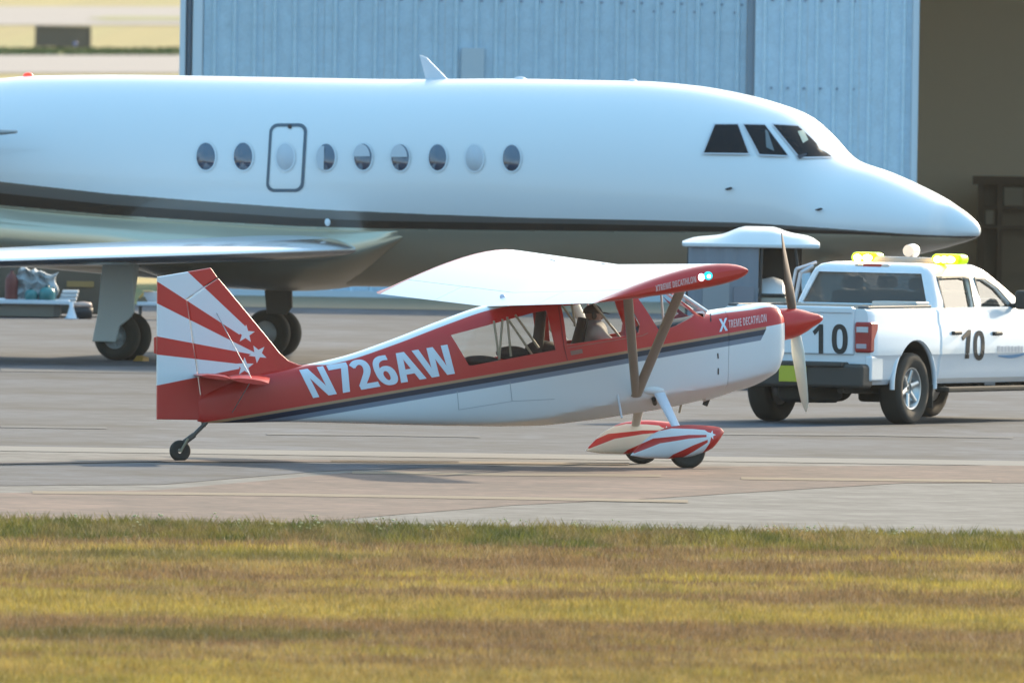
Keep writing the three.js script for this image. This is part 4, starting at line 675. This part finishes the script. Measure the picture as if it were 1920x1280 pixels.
  for (const x of [1.15, 2.05]) for (const s of [.42, -.42]) { part('seat', [box(x, x + .14, 1.0, 1.50, s - .26, s + .26, .05), box(x + .01, x + .1, 1.52, 1.66, s - .12, s + .12, .04), box(x, x + .5, .9, 1.05, s - .26, s + .26, .05)], M([.06, .055, .05], .8), o); }
  part('dashboard', box(2.75, 3.1, 1.05, 1.36, -.8, .8, .05), M([.05, .045, .04], .8), o);
  // doors: raised seams, handles
  for (const s of [1]) {
    const side = (x, y) => { for (let i = 0; i < halfW.length - 1; i++) if (y <= halfW[i + 1][0]) return lerp(halfW[i][1], halfW[i + 1][1], (y - halfW[i][0]) / (halfW[i + 1][0] - halfW[i][0])); return .9; };
    const onSide = g => { const p = (g = g.index ? g.toNonIndexed() : g).attributes.position; for (let i = 0; i < p.count; i++) { let z = .97, q; for (let k = 0; k < 6; k++) { q = pl('z', z, p.getX(i), p.getY(i)); z = side(q[0], q[1]); } p.setXYZ(i, q[0], q[1], z + .006); } g.computeVertexNormals(); return g; };
    const lab = 'black number 10';
    part('number', onSide(subdivide(textPx(sansB, '1', [1800, 672], [17, 0], [4, -54]), 14)), black, o, lab + ' on the rear door, first digit'); part('number', onSide(subdivide(textPx(sansB, '0', [1825, 675], [21, 1], [1, -56]), 14)), black, o, lab + ' on the rear door, second digit');
    const h = (px, py) => { const q = pl('z', .985, px, py); return box(q[0] - .11, q[0] + .11, q[1] - .022, q[1] + .022, .975, 1.03, .018); };
    part('door_handle', h(1792, 624), black, o); part('door_handle', h(1868, 625), black, o);
    // faded emblem: grey lettering over a blue wave
    part('emblem', merge([0, 1, 2, 3, 4, 5, 6, 7].map(i => onSide(subdivide(grid([[1871 + i * 6.2, 648 + i % 3], [1875 + i * 6.2, 648 + i % 2], [1875 + i * 6.2, 660], [1871 + i * 6.2, 660 - i % 2]], 1, 1), 14)))), M([.46, .48, .52], .6), o, 'faint grey emblem over a blue wave on the front door');
    const wv = []; for (let i = 0; i <= 14; i++) wv.push([1872 + i * 3.8, 668 + 5.5 * Math.sin(i / 14 * 3.1) - i * .35]); for (let i = 14; i >= 0; i--) wv.push([1872 + i * 3.8, 666 + 1.6 * Math.sin(i / 14 * 3.1) - i * .35]);
    part('emblem_wave', onSide(subdivide(new THREE.ShapeGeometry(shapeOf(wv)), 14)), M([.22, .38, .58], .6), o);
    part('badge', onSide(subdivide(grid([[1846, 716], [1866, 716], [1866, 722], [1846, 722]], 3, 1), 14)), M([.35, .36, .38], .5), o);
  }
  for (const s of [1, -1]) {
    part('running_board', [box(.75, 3.0, .36, .42, s * .96 - .09, s * .96 + .09, .02), ...[1, 1.9, 2.8].map(x => rod([x, .40, s * .9], [x + .02, .5, s * .7], .02))], under, o);
    const fl = a => { const q = []; for (let i = 0; i <= 22; i++) { const t = lerp(-.05, Math.PI + .05, i / 22); q.push(V(a + .553 * Math.cos(t), .43 + .553 * Math.sin(t), s * .962)); } return new THREE.TubeGeometry(new THREE.CatmullRomCurve3(q), 40, .032, 8); };
    part('wheel_arch', fl(0), paintW, o); part('wheel_arch', fl(WB), paintW, o);
    for (const wx of [0, WB]) { const q = []; for (let i = 0; i <= 20; i++) { const t = Math.PI * i / 20; q.push([wx + .535 * Math.cos(t), .43 + .535 * Math.sin(t)]); } part('wheel_well', prism(q, Math.min(s * .50, s * .56), Math.max(s * .50, s * .56)), under, o); const q2 = []; for (let i = 0; i <= 24; i++) { const t = -.02 + (Math.PI + .04) * i / 24; q2.push([wx + .537 * Math.cos(t), .432 + .537 * Math.sin(t)]); } for (let i = 24; i >= 0; i--) { const t = -.02 + (Math.PI + .04) * i / 24; q2.push([wx + .524 * Math.cos(t), .43 + .524 * Math.sin(t)]); } part('wheel_liner', prism(q2, Math.min(s * .56, s * .945), Math.max(s * .56, s * .945)), under, o); }
    part('side_mirror', [box(2.58, 2.72, 1.30, 1.52, s > 0 ? .98 : -1.24, s > 0 ? 1.24 : -.98, .04), rod([2.66, 1.33, s * .88], [2.66, 1.36, s * 1.05], .03)], black, o);
    for (const [x, lean] of [[0, 0], [WB, 0]]) {
      const R = .41, t = lathe([[.235, -.10], [.30, -.135], [.37, -.14], [.40, -.115], [R, -.08], [R, .08], [.40, .115], [.37, .14], [.30, .135], [.235, .10]], 44); t.rotateX(Math.PI / 2); const w = new THREE.Group(); t.translate(x, R, s * .84);
      const wh = part('wheel', t, rub, o); const rimG = lathe([[.02, .055], [.075, .055], [.085, .03], [.20, .012], [.215, .09], [.24, .105], [.245, .09], [.225, .02], [.225, -.10], [0, -.10]], 40); rimG.rotateX(Math.PI / 2); if (s < 0) rimG.rotateX(Math.PI); rimG.translate(x, R, s * .84);
      const sp = []; for (let k = 0; k < 6; k++) { const a = k / 6 * 6.28319 + .3; sp.push(blade([x + .06 * Math.cos(a), R + .06 * Math.sin(a), s * .895], [x + .215 * Math.cos(a), R + .215 * Math.sin(a), s * .915], .04, .018, V(-Math.sin(a), Math.cos(a), 0), .03)); }
      part('rim', [rimG, ...sp], M([.55, .55, .54], .3, .75), wh);
    }
  }
  // tail end
  const tx = xr - .012, tg = part('tailgate', [box(xr - .03, xr + .055, .80, bt + .005, -.76, .76, .02), box(xr - .045, xr + .03, bt - .06, bt + .02, -.74, .74, .02)], paintW, o);
  const onTail = g => { const p = (g = g.index ? g.toNonIndexed() : g).attributes.position; for (let i = 0; i < p.count; i++) { const q = pl('x', xr - .034, p.getX(i), p.getY(i)); p.setXYZ(i, q[0], q[1], q[2]); } g.computeVertexNormals(); return g; };
  part('number', onTail(textPx(sansB, '1', [1524, 662], [20, 1], [0, -55])), black, tg, 'black digit 1 on the tailgate'); part('number', onTail(textPx(sansB, '0', [1560, 663], [30, 1], [0, -56])), black, tg, 'black digit 0 on the tailgate');
  part('tailgate_handle', box(xr - .055, xr - .025, 1.13, 1.20, -.13, .13, .012), black, tg);
  for (const s of [1, -1]) {
    const t = part('tail_light', box(xr - .04, xr + .16, .83, 1.18, s > 0 ? .775 : -.985, s > 0 ? .985 : -.775, .025), M([.42, .025, .02], .25), o);
    part('lens', box(xr - .048, xr - .03, 1.06, 1.125, s > 0 ? .80 : -.95, s > 0 ? .95 : -.80, .006), M([.62, .58, .58], .2), t); part('lens', box(xr - .048, xr - .03, .875, .93, s > 0 ? .80 : -.93, s > 0 ? .93 : -.80, .006), M([.52, .42, .44], .2), t);
    part('quarter_corner', box(xr - .02, xr + .3, .50, .80, s > 0 ? .90 : -.985, s > 0 ? .985 : -.90, .03), paintW, o);
  }
  const bp = part('rear_bumper', [box(xr - .20, xr + .1, .42, .70, -.96, .96, .05), box(xr - .23, xr - .05, .66, .72, -.72, .72, .02)], M([.06, .048, .038], .6), o);
  const y1 = pl('x', xr - .21, 1462, 684), y2 = pl('x', xr - .21, 1512, 716);
  part('license_plate', box(xr - .225, xr - .205, Math.min(y1[1], y2[1]), Math.max(y1[1], y2[1]), Math.min(y1[2], y2[2]), Math.max(y1[2], y2[2]), .005), M([.55, .50, .03], .5), bp, 'yellow plate in the middle of the bumper');
  part('chassis', [box(-1.0, 4.6, .42, .56, -.45, -.33), box(-1.0, 4.6, .42, .56, .33, .45), box(-.9, 4.2, .50, .60, -.75, .75)], under, o);
  part('axle', [rod([0, .40, -.8], [0, .40, .8], .06), sphere(0, .40, 0, .16, 1, 1, 1.1)], under, o); part('axle', rod([WB, .4, -.8], [WB, .4, .8], .05), under, o);
  part('spare_wheel', (() => { const g = lathe([[0, -.1], [.3, -.12], [.37, -.06], [.37, .06], [.3, .12], [0, .1]], 30); g.translate(-.72, .36, 0); return g; })(), rub, o);
  part('mud_flap', [box(.50, .52, .18, .45, .70, .96)], under, o); part('leaf_spring', blade([-.6, .5, .55], [.6, .5, .55], .03, .05, V(0, 1, 0)), under, o); part('transmission', box(1.1, 1.9, .22, .46, -.3, .3, .05), under, o);
  part('exhaust_pipe', rod([-.2, .38, .5], [-1.2, .40, .62], .04), under, o);
  // bed rail cap with toolbox edge, rear-window rack bars, third brake light
  part('bed_rail', [box(xr + .06, xb - .03, bt, bt + .03, .76, .90, .012), box(xr + .06, xb - .03, bt, bt + .03, -.90, -.76, .012)], M([.10, .10, .10], .6), o);
  part('toolbox', box(xb - .38, xb - .05, 1.22, 1.40, .30, .88, .02), M([.50, .48, .44], .5), o, 'pale toolbox end showing above the bed rail'); part('toolbox', box(xb - .40, xb - .08, 1.22, 1.355, -.75, .20, .02), M([.33, .30, .26], .5), o);
  const bl = part('brake_light', box(.83, .90, 1.765, 1.815, -.12, .12, .012), M([.5, .06, .03], .3), o); for (const s of [1, -1]) part('lens', box(.83, .90, 1.768, 1.812, s > 0 ? .125 : -.22, s > 0 ? .22 : -.125, .012), M([.6, .5, .42], .25), bl);
  part('headache_rack', [rod([.56, 1.3, -.86], [.60, 1.70, -.80], .022), rod([.60, 1.70, -.80], [.72, 1.78, -.70], .022), rod([.54, 1.3, -.92], [.56, 1.74, -.84], .018), rod([.56, 1.74, -.84], [.8, 1.82, -.70], .018)], M([.55, .55, .58], .35, .5), o);
  // light bar on the roof: one amber pod at each end, glowing
  const bar = thing('light_bar', 'flat roof light bar with two lit yellow-green beacon pods on the truck', 'light bar', [0, 0, 0], TY);
  const q0 = pl('x', 1.32, 1628, 484), q1 = pl('x', 1.32, 1782, 486), by = (q0[1] + q1[1]) / 2; bar.position.copy(o.position);
  part('bar_body', [box(1.2, 1.44, by - .045, by + .02, q0[2], q1[2], .025)], M([.36, .36, .34], .4), bar);
  for (const z of [q0[2] + .3, q1[2] - .3]) part('foot', box(1.26, 1.38, 1.82, by - .04, z - .06, z + .06, .01), black, bar);
  [q0, q1].forEach((q, i) => {
    const w = i ? .195 : .17, pod = part('beacon_pod', (() => { const g = new RoundedBoxGeometry(.26, .122, w * 2, 4, .06); g.translate(1.32, by + .005, q[2]); return g; })(), M([.45, .65, .0], .3, 0, { emissive: lin(.33, .58, .0) }), bar, i ? 'right glowing beacon pod' : 'left glowing beacon pod');
    for (const dz of i ? [-.095, -.01, .07] : [-.07, .06]) part('bulb', sphere(1.185, by + .003, q[2] + dz, .046, .5, .85, dz < 0 ? 1.1 : 1.35), M([1, 1, .9], .4, 0, { emissive: lin(3, 2.9, 2.2) }), pod);
    const lt = new THREE.PointLight(new THREE.Color().setRGB(1, .55, .08), .6); lt.position.set(1.08, by + .06, q[2]); lt.castShadow = true; lt.shadow.radius = 3; bar.add(lt); lt.name = 'beacon_glow';
  });
  const sq = pl('x', 1.5, 1713, 470), sp = thing('spotlight', 'round white spotlight on a bracket above the truck roof', 'spotlight', [0, 0, 0], TY); sp.position.copy(o.position);
  part('lamp_head', [sphere(1.5, sq[1], sq[2], .082, .9, 1, 1), (() => { const g = new THREE.CylinderGeometry(.07, .082, .12, 24); g.rotateZ(Math.PI / 2); g.translate(1.43, sq[1], sq[2]); return g; })()], MP([.78, .79, .82], .3, 0, { clearcoat: .6 }), sp);
  part('bracket', [rod([1.5, sq[1] - .08, sq[2]], [1.47, 1.83, sq[2] - .05], .03), box(1.4, 1.56, 1.822, 1.85, sq[2] - .12, sq[2] + .02, .008)], M([.5, .52, .56], .4), sp);
}
// ------------------------------------------------------------------ covered utility cart behind the light aircraft's nose
{
  const d = 307, z = CD - d, S = d / F, X = px => ray(px, 500).x * d, Y = (px, py) => CH + ray(px, py).y * d, cx = X(1400);
  const o = thing('utility_cart', 'small covered utility cart with a white roof and grey-blue curtain by the jet nose', 'utility cart', [cx, 0, z]), x = px => X(px) - cx;
  const yb = Y(1400, 460), W = .62;
  { // domed roof with drip edge
    const N = 24, pos = [], idx = []; const T = curve([[x(1279), .02], [x(1300), .07], [x(1350), .11], [x(1400), .215], [x(1445), .215], [x(1480), .15], [x(1520), .10], [x(1536), .03]]);
    for (let i = 0; i <= N; i++) for (let j = 0; j <= 10; j++) { const u = lerp(x(1279), x(1536), i / N), v = j / 10 * 2 - 1; pos.push(u, yb + .02 + T(u) * Math.sqrt(Math.max(0, 1 - v * v)), v * W); }
    for (let i = 0; i < N; i++) for (let j = 0; j < 10; j++) { const a = i * 11 + j; idx.push(a, a + 1, a + 11, a + 1, a + 12, a + 11); }
    const g = new THREE.BufferGeometry(); g.setAttribute('position', new THREE.Float32BufferAttribute(pos, 3)); g.setIndex(idx); g.computeVertexNormals();
    part('canopy', [g, box(x(1279), x(1536), yb - .02, yb + .035, -W, W, .02)], M([.78, .78, .77], .4), o);
  }
  const post = M([.05, .04, .035], .5);
  for (const [p, q] of [[1292, 1288], [1428, 1424], [1490, 1512]]) for (const s of [.56, -.56]) part('post', rod([x(p), yb, s], [x(q), .75, s], .018), post, o);
  const cur = M([.25, .26, .29], .6);
  { const g = new THREE.PlaneGeometry(x(1422) - x(1290), 1.0, 26, 4), p = g.attributes.position; for (let i = 0; i < p.count; i++) p.setZ(i, .012 * Math.sin(p.getX(i) * 26) + .006 * Math.sin(p.getX(i) * 61 + p.getY(i) * 3)); g.computeVertexNormals(); g.translate((x(1290) + x(1422)) / 2, yb - .52, .57); part('curtain', g, cur, o, 'grey-blue weather curtain'); const h = g.clone(); h.translate(0, 0, -1.14); part('curtain', h, cur, o); }
  part('curtain_window', box(x(1318), x(1368), .95, 1.30, .585, .592), MP([.30, .31, .32], .25, 0, { clearcoat: .3 }), o); part('curtain_window', box(x(1376), x(1414), .9, 1.25, .585, .592), MP([.22, .22, .25], .25, 0, { clearcoat: .3 }), o);
  part('rear_panel', box(x(1425), x(1505), .5, yb - .03, -.5, -.45, .01), M([.045, .035, .026], .8), o, 'dark seat back and roll-up panel'); part('seat', [box(x(1330), x(1400), .68, .8, -.5, .5, .04), box(x(1330), x(1345), .8, 1.25, -.5, .5, .04)], M([.05, .045, .04], .8), o);
  part('cowl', loft([x(1421), x(1430), x(1450), x(1468), x(1476)], u => superRing(u < x(1425) ? 1.18 : u < x(1440) ? 1.34 : u < x(1460) ? 1.37 : u < x(1472) ? 1.33 : 1.2, .45, .5, 2.6, 5, .5, 28), [0, 0, 1, 1], .7), M([.70, .70, .70], .4), o);
  part('dash_band', box(x(1419), x(1474), 1.13, 1.17, .42, .54, .015), M([.04, .035, .03], .6), o); part('front_panel', box(x(1420), x(1476), .5, 1.13, .44, .525, .03), M([.38, .33, .26], .6), o);
  part('chassis', box(x(1288), x(1520), .28, .5, -.55, .55, .04), M([.55, .55, .55], .5), o);
  for (const px of [1320, 1485]) for (const s of [.52, -.52]) { const g = lathe([[0, -.08], [.18, -.1], [.23, -.06], [.23, .06], [.18, .1], [0, .08]], 28); g.rotateX(Math.PI / 2); g.translate(x(px), .23, s); part('wheel', g, M([.05, .04, .03], .85), o); }
}
// ------------------------------------------------------------------ near grass: many small tufts in mown bands
{
  // raised turf bed up to the pavement edge
  const g = new THREE.PlaneGeometry(34, 62, 60, 120); g.rotateX(-Math.PI / 2); g.translate(0, 0, 28.0 + 31);
  const p = g.attributes.position, u = g.attributes.uv, hN = fbm(6, 91, 3);
  for (let i = 0; i < p.count; i++) { const X = p.getX(i), Z = p.getZ(i), e = Z - 28.0; p.setY(i, -.04 + Math.min(.06, e * .03) + (e > .3 ? (hN(X / 40 + .5, Z / 40) - .5) * .05 : 0)); u.setXY(i, X / 5, Z / 5); }
  g.computeVertexNormals();
  struct('turf', g, M([.24, .18, .075], .95), 'uneven dry turf in the foreground', 'grass');
  // blade tufts
  function tuft(n, h, spread, w) { const pos = []; for (let i = 0; i < n; i++) { const a = rnd() * 6.28, r = spread * Math.sqrt(rnd()), x = r * Math.cos(a), z = r * Math.sin(a), H = h * (.55 + .6 * rnd()), la = rnd() * 6.28, l = H * (.15 + .6 * rnd()), ww = w * (.7 + .6 * rnd()), t = rnd() * 3.14, dx = ww * Math.cos(t), dz = ww * Math.sin(t), mx = x + l * .35 * Math.cos(la), mz = z + l * .35 * Math.sin(la), ex = x + l * Math.cos(la), ez = z + l * Math.sin(la); pos.push(x - dx, 0, z - dz, x + dx, 0, z + dz, mx + dx * .7, H * .6, mz + dz * .7, x - dx, 0, z - dz, mx + dx * .7, H * .6, mz + dz * .7, mx - dx * .7, H * .6, mz - dz * .7, mx - dx * .7, H * .6, mz - dz * .7, mx + dx * .7, H * .6, mz + dz * .7, ex, H, ez); } const g = new THREE.BufferGeometry(); g.setAttribute('position', new THREE.Float32BufferAttribute(pos, 3)); g.computeVertexNormals(); return g; }
  const mat = MP('#ffffff', .8, 0, { transmission: .35, thickness: 0, ior: 1.3 });
  const N4 = fbm(18, 131, 3), N5 = fbm(14, 171, 3), N6 = fbm(14, 211, 3), N1 = fbm(9, 31, 4), N2 = fbm(22, 57, 3), N3 = fbm(5, 77, 3);
  const green = [.125, .135, .026], tan = [.47, .325, .135], yel = [.53, .40, .08], brown = [.32, .195, .09], olive = [.33, .265, .055];
  const mix = (a, b, t) => { t = Math.max(0, Math.min(1, t)); return a.map((v, i) => lerp(v, b[i], t)); };
  const kinds = [tuft(16, .075, .13, .0045), tuft(16, .065, .14, .004), tuft(12, .11, .10, .004)], lists = [[], [], []];
  const sm = (a, b, x) => { const t = Math.max(0, Math.min(1, (x - a) / (b - a))); return t * t * (3 - 2 * t); };
  for (let i = 0; i < 105000; i++) {
    const e = Math.pow(rnd(), .9) * 50, Z = 28.0 + e, X = (rnd() * 2 - 1) * 7.6;
    if (e < .0) continue;
    const n1 = N1(X / 13 + .5, Z / 60), n2 = N2(X / 16, Z / 30), n3 = N3(X / 20 + .3, Z / 24 + .1), eE = e + (n1 - .5) * 2.6 + (n3 - .5) * 3;
    let c;
    if (eE < 9) c = mix(olive, green, .45 + (n2 - .45) * 3 + (eE > 1 && X < 1 ? .5 : .05)); else c = tan;
    c = mix(c, tan, sm(6.5 - X * .15, 11 - X * .15, eE) * .95);
    if (eE > 8) c = mix(c, brown, sm(.46, .66, n2) * .85);
    if (eE > 8) c = mix(c, yel, sm(.52, .7, n1) * .6);
    const n4 = N4(X / 9, Z / 40), n5 = N5(X / 7, Z / 26); c = mix(c, brown, sm(.52, .70, n4) * .6); c = mix(c, olive, sm(.56, .74, n5) * .65); c = mix(c, tan, sm(.55, .72, 1 - n5) * .5);
    const st = N6(X / 50 + .2, Z / 19); if (eE > 7) { c = mix(c, brown, sm(.53, .64, st) * .85); c = mix(c, yel, sm(.57, .70, 1 - st) * .7); }
    c = mix(c, yel, (sm(24, 27.5, eE) - sm(30, 33, eE)) * .6);
    c = mix(c, brown, (sm(31.5, 33, eE) - sm(38, 40, eE)) * (.45 + .35 * (n2 > .45)));
    c = mix(c, yel, sm(40, 46, eE) * .5); c = mix(c, green, sm(.60, .72, n3) * .55);
    const k = rnd() < (e < 7 ? .4 : .09) ? 2 : rnd() < .5 ? 0 : 1, v = .55 + .8 * rnd();
    lists[k].push([X, Z, e, c.map(q => q * v), .75 + rnd() * .5 + (e < 5 ? .5 * (n4 - .3) : (n5 - .5) * .5)]);
  }
  const m4 = new THREE.Matrix4(), q4 = new THREE.Quaternion(), up = V(0, 1, 0);
  kinds.forEach((k, i) => {
    const im = new THREE.InstancedMesh(k, mat, lists[i].length);
    lists[i].forEach(([X, Z, e, c, s], j) => { q4.setFromAxisAngle(up, rnd() * 6.28); m4.compose(V(X, -.045 + Math.min(.06, e * .03), Z), q4, V(s, s * (.8 + rnd() * .4), s)); im.setMatrixAt(j, m4); im.setColorAt(j, lin(...c)); });
    im.name = numbered('grass'); im.userData = { label: ['mown dry and green grass in the foreground', 'finer mown grass mixed through the foreground', 'taller green grass along the pavement edge'][i], category: 'grass', kind: 'stuff' }; im.castShadow = im.receiveShadow = true; scene.add(im);
  });
  // pale weed flowers along the pavement edge
  const fl = []; for (let i = 0; i < 46; i++) { const X = (rnd() * 2 - 1) * 5 - 1, Z = 28.3 + rnd() * 4; for (let k = 0; k < 3; k++) fl.push(sphere(X + (rnd() - .5) * .08, .10 + rnd() * .05, Z + (rnd() - .5) * .1, .008 + rnd() * .007, 1, .6, 1)); }
  const f = part('weed_flower', merge(fl), M([.55, .50, .25], .8), scene); f.userData = { label: 'scattered pale weed flowers at the near edge of the pavement', category: 'flowers', kind: 'stuff' };
}
renderer.render(scene, camera);
